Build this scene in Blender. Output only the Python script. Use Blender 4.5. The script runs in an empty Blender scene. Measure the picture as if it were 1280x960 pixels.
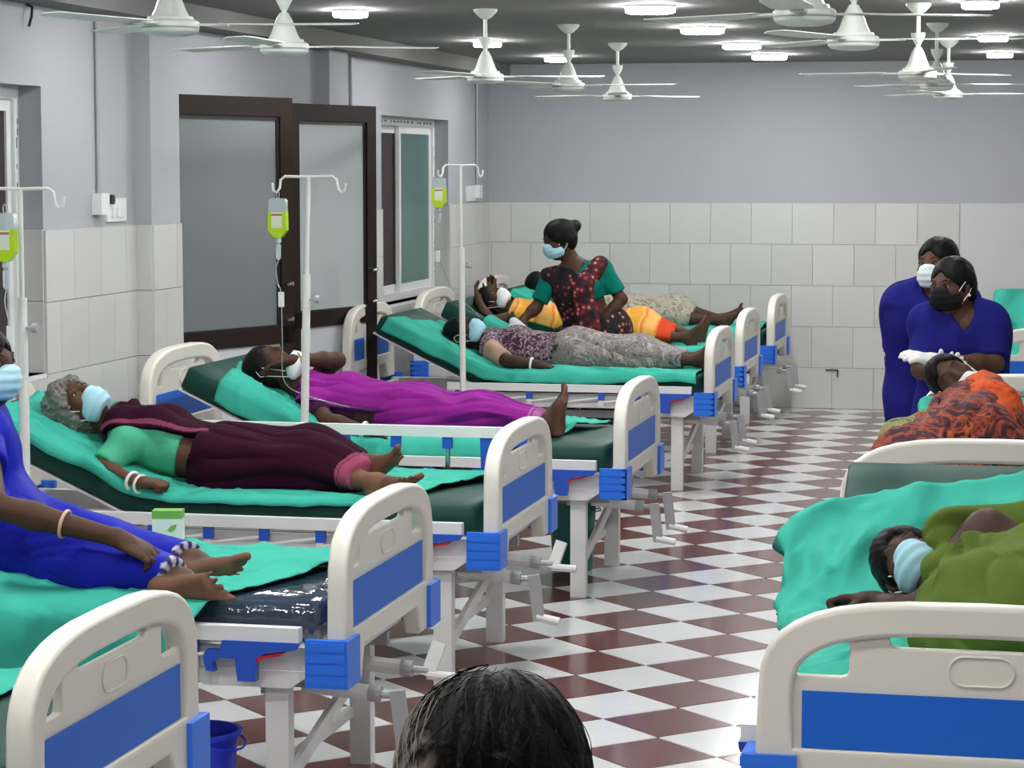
import bpy, bmesh, math, random
import numpy as np
from mathutils import Vector, Matrix, Euler

SC = bpy.context.scene
COL = SC.collection
PI = math.pi

# ------------------------------------------------------------------ camera
CAM_H = 1.795
cam_d = bpy.data.cameras.new('camera')
cam_d.sensor_fit = 'HORIZONTAL'
cam_d.sensor_width = 36.0
cam_d.lens = 36.0 * 3000.0 / 1280.0
cam_d.clip_start = 0.1
cam_d.clip_end = 100
cam = bpy.data.objects.new('camera', cam_d)
COL.objects.link(cam)
cam.location = (0, 0, CAM_H)
cam.rotation_euler = Euler((PI / 2 - 0.0905, 0, 0.217), 'XYZ')
SC.camera = cam

# ------------------------------------------------------------------ world, exposure
world = bpy.data.worlds.new('night')
SC.world = world
world.use_nodes = True
world.node_tree.nodes['Background'].inputs[0].default_value = (0.35, 0.42, 0.5, 1)
world.node_tree.nodes['Background'].inputs[1].default_value = 0.05
SC.view_settings.view_transform = 'Standard'
SC.view_settings.look = 'None'
SC.view_settings.gamma = 1.0
SC.view_settings.use_curve_mapping = False
SC.view_settings.exposure = 0.75
LAMP_STRENGTH = 90.0          # radiance of the round ceiling lights

# ------------------------------------------------------------------ materials
MATS = {}


def mat(name, col, rough=0.5, metal=0.0, spec=0.5, bump=0.0, bscale=40.0, var=0.0, vscale=6.0, emit=0.0,
        trans=0.0, alpha=1.0, attr=False, sheen=0.0, coat=0.0, crease=None):
    if name in MATS:
        return MATS[name]
    m = bpy.data.materials.new(name)
    m.use_nodes = True
    nt = m.node_tree
    b = nt.nodes['Principled BSDF']
    b.inputs['Base Color'].default_value = (*col, 1)
    b.inputs['Roughness'].default_value = rough
    b.inputs['Metallic'].default_value = metal
    b.inputs['Specular IOR Level'].default_value = spec
    b.inputs['Transmission Weight'].default_value = trans
    b.inputs['Alpha'].default_value = alpha
    b.inputs['Sheen Weight'].default_value = sheen
    b.inputs['Coat Weight'].default_value = coat
    if emit:
        b.inputs['Emission Color'].default_value = (*col, 1)
        b.inputs['Emission Strength'].default_value = emit
    tc = nt.nodes.new('ShaderNodeTexCoord')
    if attr:
        a = nt.nodes.new('ShaderNodeAttribute')
        a.attribute_name = 'Col'
        mx = nt.nodes.new('ShaderNodeMix')
        mx.data_type = 'RGBA'
        mx.blend_type = 'MULTIPLY'
        mx.inputs[0].default_value = 1
        mx.inputs[6].default_value = (*col, 1)
        nt.links.new(a.outputs['Color'], mx.inputs[7])
        nt.links.new(mx.outputs[2], b.inputs['Base Color'])
    if var:
        n = nt.nodes.new('ShaderNodeTexNoise')
        n.inputs['Scale'].default_value = vscale
        n.inputs['Detail'].default_value = 4
        nt.links.new(tc.outputs['Object'], n.inputs['Vector'])
        r = nt.nodes.new('ShaderNodeMapRange')
        r.inputs['To Min'].default_value = 1 - var
        r.inputs['To Max'].default_value = 1 + var
        nt.links.new(n.outputs['Fac'], r.inputs['Value'])
        h = nt.nodes.new('ShaderNodeMix')
        h.data_type = 'RGBA'
        h.blend_type = 'MULTIPLY'
        h.inputs[0].default_value = 1
        src = b.inputs['Base Color'].links
        if src:
            nt.links.new(src[0].from_socket, h.inputs[6])
        else:
            h.inputs[6].default_value = (*col, 1)
        cc = nt.nodes.new('ShaderNodeCombineColor')
        for i in range(3):
            nt.links.new(r.outputs[0], cc.inputs[i])
        nt.links.new(cc.outputs[0], h.inputs[7])
        nt.links.new(h.outputs[2], b.inputs['Base Color'])
    if bump:
        n = nt.nodes.new('ShaderNodeTexNoise')
        n.inputs['Scale'].default_value = bscale
        n.inputs['Detail'].default_value = 3
        nt.links.new(tc.outputs['Object'], n.inputs['Vector'])
        bp = nt.nodes.new('ShaderNodeBump')
        bp.inputs['Strength'].default_value = bump
        bp.inputs['Distance'].default_value = 0.01
        nt.links.new(n.outputs['Fac'], bp.inputs['Height'])
        nt.links.new(bp.outputs[0], b.inputs['Normal'])
    if crease:
        # creases of soft cloth: a ridged noise, stretched along the folds
        sc_, st_, dist = crease
        mp = nt.nodes.new('ShaderNodeMapping')
        mp.inputs['Scale'].default_value = st_
        nt.links.new(tc.outputs['Object'], mp.inputs['Vector'])
        n = nt.nodes.new('ShaderNodeTexNoise')
        n.noise_type = 'RIDGED_MULTIFRACTAL'
        n.inputs['Scale'].default_value = sc_
        n.inputs['Detail'].default_value = 2
        n.inputs['Distortion'].default_value = 0.6
        nt.links.new(mp.outputs[0], n.inputs['Vector'])
        bp = nt.nodes.new('ShaderNodeBump')
        bp.inputs['Strength'].default_value = 1.0
        bp.inputs['Distance'].default_value = dist
        nt.links.new(n.outputs['Fac'], bp.inputs['Height'])
        old = b.inputs['Normal'].links
        if old:
            nt.links.new(old[0].from_socket, bp.inputs['Normal'])
        nt.links.new(bp.outputs[0], b.inputs['Normal'])
    MATS[name] = m
    return m


def mat_print(name, cols, scale=30.0, stops=None, warp=0.3, rough=0.8, kind='noise', stretch=(1, 1, 1)):
    """Printed cloth: several colours through a noise or cell texture."""
    if name in MATS:
        return MATS[name]
    m = bpy.data.materials.new(name)
    m.use_nodes = True
    nt = m.node_tree
    b = nt.nodes['Principled BSDF']
    b.inputs['Roughness'].default_value = rough
    b.inputs['Specular IOR Level'].default_value = 0.25
    tc = nt.nodes.new('ShaderNodeTexCoord')
    mp = nt.nodes.new('ShaderNodeMapping')
    mp.inputs['Scale'].default_value = stretch
    nt.links.new(tc.outputs['Object'], mp.inputs['Vector'])
    if kind == 'noise':
        t = nt.nodes.new('ShaderNodeTexNoise')
        t.inputs['Scale'].default_value = scale
        t.inputs['Detail'].default_value = 3
        t.inputs['Distortion'].default_value = warp * 5
        out = t.outputs['Fac']
    elif kind == 'cells':
        t = nt.nodes.new('ShaderNodeTexVoronoi')
        t.inputs['Scale'].default_value = scale
        out = t.outputs['Distance']
    else:
        t = nt.nodes.new('ShaderNodeTexWave')
        t.inputs['Scale'].default_value = scale
        t.inputs['Distortion'].default_value = warp * 10
        out = t.outputs['Fac']
    nt.links.new(mp.outputs[0], t.inputs['Vector'])
    cr = nt.nodes.new('ShaderNodeValToRGB')
    e = cr.color_ramp.elements
    n = len(cols)
    stops = stops or [i / max(1, n - 1) for i in range(n)]
    while len(e) < n:
        e.new(0.5)
    for i in range(n):
        e[i].position = stops[i]
        e[i].color = (*cols[i], 1)
    nt.links.new(out, cr.inputs[0])
    nt.links.new(cr.outputs[0], b.inputs['Base Color'])
    MATS[name] = m
    return m


M_PAINT = mat('wall paint', (0.39, 0.395, 0.42), 0.75, bump=0.04, bscale=60, var=0.03, vscale=1.3)
M_PLAIN = mat('white plaster', (0.56, 0.57, 0.57), 0.7, bump=0.03, bscale=60)
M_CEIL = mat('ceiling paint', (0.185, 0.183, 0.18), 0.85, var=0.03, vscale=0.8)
M_GROUT = mat('grout', (0.50, 0.50, 0.47), 0.8)
M_GROUTF = mat('floor grout', (0.62, 0.6, 0.57), 0.5)
M_WTILE = [mat('wall tile %d' % i, c, 0.18, spec=0.4) for i, c in enumerate(
    [(0.57, 0.575, 0.555), (0.585, 0.59, 0.57), (0.555, 0.555, 0.535)])]
M_FWHITE = mat('white floor tile', (0.66, 0.67, 0.67), 0.14, spec=0.5, var=0.03, vscale=9)
M_FRED = mat('red floor tile', (0.125, 0.04, 0.033), 0.14, spec=0.5, var=0.12, vscale=30)
M_ABS = mat('cream moulded plastic', (0.73, 0.70, 0.62), 0.35, spec=0.45)
M_INSERT = mat('blue panel insert', (0.013, 0.135, 0.62), 0.4, spec=0.3)
M_BUMPER = mat('bright blue plastic', (0.022, 0.17, 0.78), 0.35)
M_STEEL = mat('white enamelled steel', (0.70, 0.70, 0.69), 0.35)
M_GREYST = mat('grey enamelled steel', (0.36, 0.36, 0.37), 0.4)
M_CHROME = mat('chrome', (0.62, 0.63, 0.65), 0.22, metal=1.0)
M_LATCH = mat('blue latch plastic', (0.02, 0.09, 0.52), 0.35)
M_RED = mat('red plastic', (0.5, 0.01, 0.03), 0.4)
M_DARK = mat('dark rubber', (0.03, 0.03, 0.032), 0.5)
M_VINYL = mat('dark green vinyl', (0.006, 0.050, 0.038), 0.55, spec=0.25, bump=0.05, bscale=25)
M_FAN = mat('fan enamel', (0.68, 0.72, 0.67), 0.3)
M_BROWN = mat('brown door frame', (0.019, 0.012, 0.009), 0.45, spec=0.15)
M_UPVC = mat('white window plastic', (0.72, 0.73, 0.73), 0.35)
M_BLACK = mat('black plastic', (0.012, 0.012, 0.013), 0.4)
M_WPLAST = mat('white plastic', (0.76, 0.76, 0.76), 0.35)


# ------------------------------------------------------------------ mesh helpers
def link(o, parent=None):
    COL.objects.link(o)
    if parent is not None:
        o.parent = parent
    return o


def obj(name, bm, m, parent=None, smooth=False, bevel=0.0, loc=None, rot=None, angle=None):
    if bevel:
        bmesh.ops.bevel(bm, geom=[e for e in bm.edges if len(e.link_faces) == 2 and e.calc_face_angle(0) > 0.6],
                        offset=bevel, segments=2, affect='EDGES', profile=0.5)
    bmesh.ops.recalc_face_normals(bm, faces=bm.faces)
    me = bpy.data.meshes.new(name)
    bm.to_mesh(me)
    bm.free()
    for x in (m if isinstance(m, (list, tuple)) else [m]):
        me.materials.append(x)
    if smooth or bevel:
        for p in me.polygons:
            p.use_smooth = True
        me.set_sharp_from_angle(angle=0.6 if angle is None else angle)
    o = bpy.data.objects.new(name, me)
    if loc is not None:
        o.location = loc
    if rot is not None:
        o.rotation_euler = rot
    return link(o, parent)


def BM():
    return bmesh.new()


def box(bm, x0, x1, y0, y1, z0, z1, M=None):
    v = [Vector((x, y, z)) for z in (z0, z1) for x, y in ((x0, y0), (x1, y0), (x1, y1), (x0, y1))]
    if M is not None:
        v = [M @ p for p in v]
    v = [bm.verts.new(p) for p in v]
    for f in ((3, 2, 1, 0), (4, 5, 6, 7), (0, 1, 5, 4), (1, 2, 6, 5), (2, 3, 7, 6), (3, 0, 4, 7)):
        bm.faces.new([v[i] for i in f])
    return bm


def bar(bm, a, b, w, h, up=(0, 0, 1)):
    """Box beam from a to b, width w sideways, height h along up."""
    a, b, up = Vector(a), Vector(b), Vector(up)
    d = (b - a).normalized()
    s = d.cross(up).normalized()
    u = s.cross(d)
    v = [bm.verts.new(p + s * (i * w / 2) + u * (j * h / 2)) for p in (a, b) for i, j in
         ((-1, -1), (1, -1), (1, 1), (-1, 1))]
    for f in ((0, 1, 2, 3), (7, 6, 5, 4), (0, 4, 5, 1), (1, 5, 6, 2), (2, 6, 7, 3), (3, 7, 4, 0)):
        bm.faces.new([v[i] for i in f])
    return bm


def tube(bm, pts, r, seg=8, caps=True):
    """Round tube through points; r is a number or one per point."""
    pts = [Vector(p) for p in pts]
    n = len(pts)
    rr = r if isinstance(r, (list, tuple)) else [r] * n
    t0 = (pts[1] - pts[0]).normalized()
    ref = Vector((0, 0, 1)) if abs(t0.z) < 0.9 else Vector((1, 0, 0))
    s = t0.cross(ref).normalized()
    rings = []
    for i in range(n):
        t = (pts[min(i + 1, n - 1)] - pts[max(i - 1, 0)]).normalized()
        s = (s - t * s.dot(t)).normalized()
        q = t.cross(s)
        rings.append([bm.verts.new(pts[i] + (s * math.cos(2 * PI * k / seg) + q * math.sin(2 * PI * k / seg)) * rr[i])
                      for k in range(seg)])
    for i in range(n - 1):
        for k in range(seg):
            bm.faces.new((rings[i][k], rings[i][(k + 1) % seg], rings[i + 1][(k + 1) % seg], rings[i + 1][k]))
    if caps:
        bm.faces.new(rings[0][::-1])
        bm.faces.new(rings[-1])
    return bm


def lathe(bm, prof, seg=24, M=None):
    """prof: list of (r, z), revolved about z."""
    rings = []
    for r, z in prof:
        ring = []
        for k in range(seg):
            p = Vector((r * math.cos(2 * PI * k / seg), r * math.sin(2 * PI * k / seg), z))
            ring.append(bm.verts.new(M @ p if M is not None else p))
        rings.append(ring)
    for i in range(len(rings) - 1):
        for k in range(seg):
            bm.faces.new((rings[i][k], rings[i][(k + 1) % seg], rings[i + 1][(k + 1) % seg], rings[i + 1][k]))
    bm.faces.new(rings[0][::-1])
    bm.faces.new(rings[-1])
    return bm


def prism(bm, poly, y0, y1, M=None):
    """Polygon in xz pushed from y0 to y1."""
    a = [Vector((x, y0, z)) for x, z in poly]
    b = [Vector((x, y1, z)) for x, z in poly]
    if M is not None:
        a = [M @ p for p in a]
        b = [M @ p for p in b]
    a = [bm.verts.new(p) for p in a]
    b = [bm.verts.new(p) for p in b]
    n = len(a)
    bm.faces.new(a)
    bm.faces.new(b[::-1])
    for i in range(n):
        bm.faces.new((a[i], b[i], b[(i + 1) % n], a[(i + 1) % n]))
    return bm


def curve_plate(name, loops, half, bevel, m, parent=None, res=2):
    """Flat shape with holes (loops in xz), thickened and rounded; a mesh in the xz plane."""
    cu = bpy.data.curves.new(name, 'CURVE')
    cu.dimensions = '2D'
    cu.fill_mode = 'BOTH'
    cu.extrude = half
    cu.bevel_depth = bevel
    cu.bevel_resolution = res
    for lp in loops:
        sp = cu.splines.new('POLY')
        sp.points.add(len(lp) - 1)
        for i, (x, z) in enumerate(lp):
            sp.points[i].co = (x, z, 0, 1)
        sp.use_cyclic_u = True
    tmp = bpy.data.objects.new('tmp', cu)
    COL.objects.link(tmp)
    dg = bpy.context.evaluated_depsgraph_get()
    me = bpy.data.meshes.new_from_object(tmp.evaluated_get(dg))
    bpy.data.objects.remove(tmp)
    me.transform(Matrix.Rotation(PI / 2, 4, 'X'))
    me.name = name
    me.materials.clear()
    me.materials.append(m)
    for p in me.polygons:
        p.use_smooth = True
    me.set_sharp_from_angle(angle=0.7)
    o = bpy.data.objects.new(name, me)
    return link(o, parent)


def thing(name, label, cat, loc=(0, 0, 0), rz=0.0, group=None):
    o = bpy.data.objects.new(name, None)
    o.empty_display_size = 0.1
    COL.objects.link(o)
    o.location = loc
    o.rotation_euler = (0, 0, rz)
    tag(o, label, cat, group)
    return o


def tag(o, label=None, cat=None, group=None, kind=None):
    if label:
        o['label'] = label
    if cat:
        o['category'] = cat
    if group:
        o['group'] = group
    if kind:
        o['kind'] = kind
    return o


def struct(name, bm, m, parent=None, label=None, **k):
    o = obj(name, bm, m, parent, **k)
    if parent is None:
        tag(o, label, None, None, 'structure')
    return o


KIDS = {}


def copy_tree(o, parent=None):
    c = o.copy()
    COL.objects.link(c)
    if parent is not None:
        c.parent = parent
    for ch in o.children:
        copy_tree(ch, c)
    return c


def stadium(cx, cz, hw, hh, n=8):
    pts = []
    for k in range(n + 1):
        a = -PI / 2 + PI * k / n
        pts.append((cx + hw - hh + hh * math.cos(a), cz + hh * math.sin(a)))
    for k in range(n + 1):
        a = PI / 2 + PI * k / n
        pts.append((cx - hw + hh + hh * math.cos(a), cz + hh * math.sin(a)))
    return pts


# ------------------------------------------------------------------ the room
XL, YB, ZC, TILE = -4.12, 17.85, 2.56, 0.3048
XR, YF = 2.6, -1.6
random.seed(4)

# floor: grout bed with diagonal tiles let into it
floor = struct('floor', box(BM(), XL - 0.3, XR, YF, YB + 0.2, -0.12, -0.004), M_GROUTF,
               label='red and white diagonal chequered tiled ward floor')
DIAG = TILE * math.sqrt(2)
FX, FY = -1.583, 12.108       # a corner where two red tiles touch


def cam_px(x, y, z):
    c, s = math.cos(0.217), math.sin(0.217)
    rx = x * c + y * s
    fy = -x * s + y * c
    dz = z - CAM_H
    cp, sp = math.cos(0.0905), math.sin(0.0905)
    d = fy * cp - dz * sp
    up = fy * sp + dz * cp
    if d < 0.3:
        return None
    return 640 + 3000 * rx / d, 480 - 3000 * up / d, d


tiles = []
for i in range(-60, 61):
    for j in range(-60, 61):
        cx = FX + (i + j) * DIAG / 2
        cy = FY + (j - i + 1) * DIAG / 2
        if not (XL - 0.1 < cx < XR - 0.1 and YF < cy < YB - 0.1):
            continue
        p = cam_px(cx, cy, 0)
        score = 0
        if p and -40 < p[0] < 1320 and 490 < p[1] < 1000:
            score = 1.0 / p[2] ** 2
            if not (-2.3 < cx < 0.1):
                score *= 0.05
        tiles.append((score, cx, cy, int((i + j) % 2 == 0)))
tiles.sort(key=lambda t: -t[0])


def tile_bm(h):
    bm = BM()
    g = DIAG / 2 - 0.0032
    lo = [bm.verts.new((g * math.cos(PI / 2 * k), g * math.sin(PI / 2 * k), -0.01)) for k in range(4)]
    hi = [bm.verts.new(((g - 0.0015) * math.cos(PI / 2 * k), (g - 0.0015) * math.sin(PI / 2 * k), h)) for k in range(4)]
    bm.faces.new(hi)
    for k in range(4):
        bm.faces.new((lo[k], lo[(k + 1) % 4], hi[(k + 1) % 4], hi[k]))
    return bm


floor_me = {}
for red in (0, 1):
    t = obj('floor_tile', tile_bm(0.0), M_FRED if red else M_FWHITE, floor)
    floor_me[red] = t.data
    bpy.data.objects.remove(t)
rest = {0: BM(), 1: BM()}
g = DIAG / 2 - 0.0032
for n, (sc_, cx, cy, red) in enumerate(tiles):
    if n < 290 and sc_ > 0:
        t = bpy.data.objects.new('floor_tile', floor_me[red])
        t.location = (cx, cy, random.uniform(-0.0006, 0.0006))
        link(t, floor)
    else:
        bm = rest[red]
        bm.faces.new([bm.verts.new((cx + g * math.cos(PI / 2 * k), cy + g * math.sin(PI / 2 * k), 0.0)) for k in range(4)])
tag(obj('floor_tiling', rest[0], M_FWHITE, floor), kind='stuff')
tag(obj('floor_tiling', rest[1], M_FRED, floor), kind='stuff')

# ceiling with a shallow dropped band along the left wall
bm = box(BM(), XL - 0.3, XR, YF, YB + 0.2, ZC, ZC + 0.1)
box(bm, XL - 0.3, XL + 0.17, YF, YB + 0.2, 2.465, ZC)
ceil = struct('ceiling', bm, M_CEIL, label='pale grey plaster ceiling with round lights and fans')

WIN1 = (8.15, 9.49, 0.92, 2.13)
WIN2 = (14.82, 16.59, 0.90, 2.12)
DOOR = (10.95, 12.66, 0.0, 2.14)
bm = BM()
ys = [YF, WIN1[0], WIN1[1], DOOR[0], DOOR[1], WIN2[0], WIN2[1], YB + 0.2]
for a, b in ((0, 1), (2, 3), (4, 5), (6, 7)):
    box(bm, XL - 0.25, XL, ys[a], ys[b], 0, 2.465)
for w in (WIN1, WIN2):
    box(bm, XL - 0.25, XL, w[0], w[1], 0, w[2])
    box(bm, XL - 0.25, XL, w[0], w[1], w[3], 2.465)
box(bm, XL - 0.25, XL, DOOR[0], DOOR[1], DOOR[3], 2.465)
wall_left = struct('wall_left', bm, M_PAINT, label='lavender painted long wall with tiled lower half on the left')
PIL = ((10.55, 10.93), (13.42, 13.80))
bm = BM()
for a, b in PIL:
    box(bm, XL, XL + 0.08, a, b, 0, 2.465)
obj('pilaster', bm, M_PAINT, wall_left)

bm = box(BM(), XL - 0.25, XR, YB, YB + 0.2, 0, ZC)
wall_back = struct('wall_back', bm, M_PAINT, label='lavender painted far wall above a tiled lower half')
bm = box(BM(), -0.585, XR, YB - 0.007, YB, 0, 1.526)
obj('plaster_panel', bm, M_PLAIN, wall_back)
struct('wall_right', box(BM(), XR, XR + 0.2, YF, YB, 0, ZC), M_PAINT, label='plain lavender wall on the right')
struct('wall_front', box(BM(), XL, XR, YF - 0.2, YF, 0, ZC), M_PAINT, label='plain lavender wall at the near end')

wt_cache = {}


def wall_tile(parent, w, h, M):
    key = (round(w, 3), round(h, 3), random.randrange(3))
    if key not in wt_cache:
        b = 0.0014
        bm = BM()
        lo = [bm.verts.new((x, 0, z)) for x, z in ((0.0008, 0.0008), (w - 0.0008, 0.0008), (w - 0.0008, h - 0.0008), (0.0008, h - 0.0008))]
        hi = [bm.verts.new((x, -0.009, z)) for x, z in ((b, b), (w - b, b), (w - b, h - b), (b, h - b))]
        bm.faces.new(hi)
        for k in range(4):
            bm.faces.new((lo[k], lo[(k + 1) % 4], hi[(k + 1) % 4], hi[k]))
        o = obj('wall_tile', bm, M_WTILE[key[2]], parent)
        wt_cache[key] = o.data
        bpy.data.objects.remove(o)
    o = bpy.data.objects.new('wall_tile', wt_cache[key])
    o.matrix_world = M
    link(o, parent)


def tile_run(parent, u0, u1, start, face, z1=1.524, jitter=True):
    """Tile a strip u0..u1; face(u) gives the matrix for the tile's lower left corner."""
    rows = int(round(z1 / TILE))
    for r in range(rows):
        off = (start + (r % 2) * TILE / 2)
        k0 = math.floor((u0 - off) / TILE)
        u = off + k0 * TILE
        while u < u1 - 0.004:
            a, b = max(u, u0), min(u + TILE, u1)
            if b - a > 0.02:
                wall_tile(parent, b - a, TILE, face(a, r * TILE))
            u += TILE


# far wall: five rows of square tiles in half bond
tile_run(wall_back, XL + 0.002, -0.588, -0.588, lambda u, z: Matrix.Translation((u, YB - 0.001, z)))
RZ = Matrix.Rotation(PI / 2, 4, 'Z')      # tile's own x runs along world y, facing +x
for a, b in ((7.0, 8.15), (9.49, 10.55), (12.70, 13.42), (13.80, 14.82), (16.59, YB - 0.012)):
    tile_run(wall_left, a, b, 9.49, lambda u, z: Matrix.Translation((XL + 0.001, u, z)) @ RZ)
for w in (WIN1, WIN2):
    for r in range(3):
        h = TILE if r < 2 else w[2] - 2 * TILE - 0.02
        u = w[0]
        while u < w[1] - 0.02:
            wall_tile(wall_left, min(TILE, w[1] - u), h, Matrix.Translation((XL + 0.001, u, r * TILE)) @ RZ)
            u += TILE
for a, b in PIL:
    tile_run(wall_left, a - 0.009, b, a, lambda u, z: Matrix.Translation((XL + 0.081, u, z)) @ RZ)
    for r in range(5):
        wall_tile(wall_left, 0.082, TILE, Matrix.Translation((XL + 0.001, a - 0.001, r * TILE)))
# window reveals (the far jamb faces the camera)
for w in (WIN1, WIN2):
    for r in range(2):
        wall_tile(wall_left, 0.10, TILE, Matrix.Translation((XL - 0.10, w[1] - 0.001, w[2] + r * TILE)))

# corridor seen through the open doorway
bm = box(BM(), XL - 2.2, XL - 2.0, DOOR[0] - 0.8, DOOR[1] + 0.8, 0, 2.6)
box(bm, XL - 2.0, XL - 0.25, DOOR[0] - 0.9, DOOR[0] - 0.8, 0, 2.6)
box(bm, XL - 2.0, XL - 0.25, DOOR[1] + 0.8, DOOR[1] + 0.9, 0, 2.6)
box(bm, XL - 2.0, XL - 0.25, DOOR[0] - 0.8, DOOR[1] + 0.8, 2.5, 2.6)
box(bm, XL - 2.0, XL - 0.25, DOOR[0] - 0.8, DOOR[1] + 0.8, -0.1, -0.005)
struct('wall_corridor', bm, mat('corridor wall', (0.16, 0.16, 0.17), 0.8), label='dim corridor wall beyond the brown doors')

M_PANE = mat('green tinted window pane', (0.085, 0.20, 0.18), 0.25, trans=0.25)
M_DARKSASH = mat('dark sash fill', (0.035, 0.026, 0.026), 0.8)  # darkness outside the left window is put into this near-black colour
M_INK = mat('black print', (0.05, 0.05, 0.05), 0.6)


def window(n, w, label):
    y0, y1, z0, z1 = w
    x = XL - 0.13
    wn = thing('window_%d' % n, label, None, (x, (y0 + y1) / 2, z0))
    del wn['label']
    tag(wn, label, None, None, 'structure')
    W, H = (y1 - y0) / 2, z1 - z0
    bm = BM()
    box(bm, -0.05, 0.03, -W, W, H - 0.055, H)
    box(bm, -0.05, 0.03, -W, W, 0, 0.05)
    box(bm, -0.05, 0.03, -W, -W + 0.05, 0.05, H - 0.055)
    box(bm, -0.05, 0.03, W - 0.05, W, 0.05, H - 0.055)
    obj('window_frame', bm, M_UPVC, wn)
    sill = obj('window_sill', box(BM(), -0.02, 0.135, -W, W, -0.02, 0.0), M_UPVC, wn)
    for k, (a, b, xx, m) in enumerate(((-W + 0.05, 0.05, -0.03, M_DARKSASH), (-0.02, W - 0.05, 0.0, M_DARKSASH if n == 1 else M_PANE))):
        bm = BM()
        t = 0.045
        box(bm, xx - 0.012, xx + 0.014, a, a + t, 0.05, H - 0.055)
        box(bm, xx - 0.012, xx + 0.014, b - t, b, 0.05, H - 0.055)
        box(bm, xx - 0.012, xx + 0.014, a + t, b - t, H - 0.105, H - 0.055)
        box(bm, xx - 0.012, xx + 0.014, a + t, b - t, 0.05, 0.10)
        s = obj('sash', bm, M_UPVC, wn)
        obj('pane', box(BM(), xx - 0.004, xx + 0.004, a + t, b - t, 0.10, H - 0.105), m, s)
    # printed protective tape left on the frame: rows of small dashes
    bm = BM()
    rng = random.Random(n)
    z = H - 0.09
    while z > 0.1:
        l = rng.uniform(0.015, 0.05)
        if rng.random() < 0.62:
            o_ = rng.choice((0.0, 0.012))
            box(bm, 0.03, 0.0306, W - 0.035 + o_, W - 0.028 + o_, z - l, z)
        z -= l + rng.uniform(0.008, 0.03)
    y = -W + 0.05
    while y < W - 0.1:
        l = rng.uniform(0.02, 0.05)
        if rng.random() < 0.6:
            box(bm, 0.03, 0.0306, y, y + l, H - 0.034, H - 0.022)
        y += l + rng.uniform(0.01, 0.05)
    tag(obj('printed_tape', bm, M_INK, wn), kind='stuff')
    return wn


window(1, WIN1, 'white framed window at the left edge behind the seated woman')
window(2, WIN2, 'white framed sliding window with green pane near the far corner')
# added dark backing, standing in for the night behind the far window
struct('night_backing', box(BM(), XL - 1.3, XL - 1.2, 13.6, 18.0, 0, 3), mat('night backing', (0.10, 0.10, 0.10), 0.9),
       label='dark night backing added beyond the far window')

# doors: brown frames, frosted panes, white lower panels
M_FROST1 = mat('frosted door pane', (0.30, 0.335, 0.34), 0.45, bump=0.10, bscale=220, trans=0.55)  # darker tone carries the dark corridor behind this leaf
M_FROST2 = mat('frosted pale door pane', (0.50, 0.55, 0.55), 0.45, bump=0.06, bscale=220, trans=0.15)  # same frosting, toned paler for the wall behind the folded leaf
M_LOWER = mat('white lower panel', (0.62, 0.64, 0.68), 0.4)


def door_leaf(n, hinge, ang, W, pane, label, far_side):
    """Leaf hinged at (x, y); ang measured from the +y direction toward +x."""
    d = thing('door_%d' % n, None, None, (hinge[0], hinge[1], 0), PI / 2 - ang)
    tag(d, label, None, None, 'structure')
    H, T, S = 2.14, 0.022, 0.095
    bm = BM()
    box(bm, 0, W, -T, T, H - S, H)
    box(bm, 0, W, -T, T, 0.02, 0.02 + 0.12)
    box(bm, 0, W, -T, T, 0.895, 0.985)
    box(bm, 0, 0.035 if n == 1 else S, -T, T, 0.14, H - S)
    box(bm, W - S, W, -T, T, 0.14, H - S)
    obj('door_frame', bm, M_BROWN, d, bevel=0.003)
    # dark bead round the pane
    bm = BM()
    a, b = (0.035 if n == 1 else S), W - S
    for (x0, x1, z0, z1) in ((a, b, H - S - 0.018, H - S), (a, b, 0.985, 0.992), (a, a + 0.012, 0.985, H - S), (b - 0.02, b, 0.985, H - S)):
        box(bm, x0, x1, -0.012, 0.012, z0, z1)
    obj('glazing_bead', bm, M_BLACK, d)
    obj('pane', box(BM(), a, b, -0.004, 0.004, 0.985, H - S), pane, d)
    obj('lower_panel', box(BM(), a, b, -0.008, 0.008, 0.14, 0.895), M_LOWER, d)
    for z, s in ((1.20, 1), (1.02, 1)):
        bm = tube(BM(), [(W - 0.05, -T, z), (W - 0.05, -T - 0.035, z)], 0.011, 10)
        tube(bm, [(W - 0.05, -T - 0.035, z), (W - 0.085, -T - 0.035, z - 0.004)], 0.008, 8)
        obj('door_handle', bm, M_CHROME, d, smooth=True)
    return d


door_leaf(1, (XL + 0.03, 10.95), 0.395, 0.875, M_FROST1, 'brown framed door leaf with dark frosted pane standing ajar', 0)
door_leaf(2, (XL + 0.06, 12.66), 0.30, 0.875, M_FROST2, 'brown framed door leaf with pale frosted pane folded back', 1)
bm = BM()
box(bm, XL - 0.12, XL - 0.002, DOOR[0], DOOR[0] + 0.03, 0, 2.14)
box(bm, XL - 0.12, XL - 0.002, DOOR[1] - 0.03, DOOR[1], 0, 2.14)
box(bm, XL - 0.12, XL - 0.002, DOOR[0], DOOR[1], 2.11, 2.14)
struct('trim_1', bm, M_BROWN, label='brown frame around the doorway')

# ------------------------------------------------------------------ ceiling lights
M_LAMP = mat('lit diffuser', (1.0, 1.0, 0.99), 0.5, emit=LAMP_STRENGTH)


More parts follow.
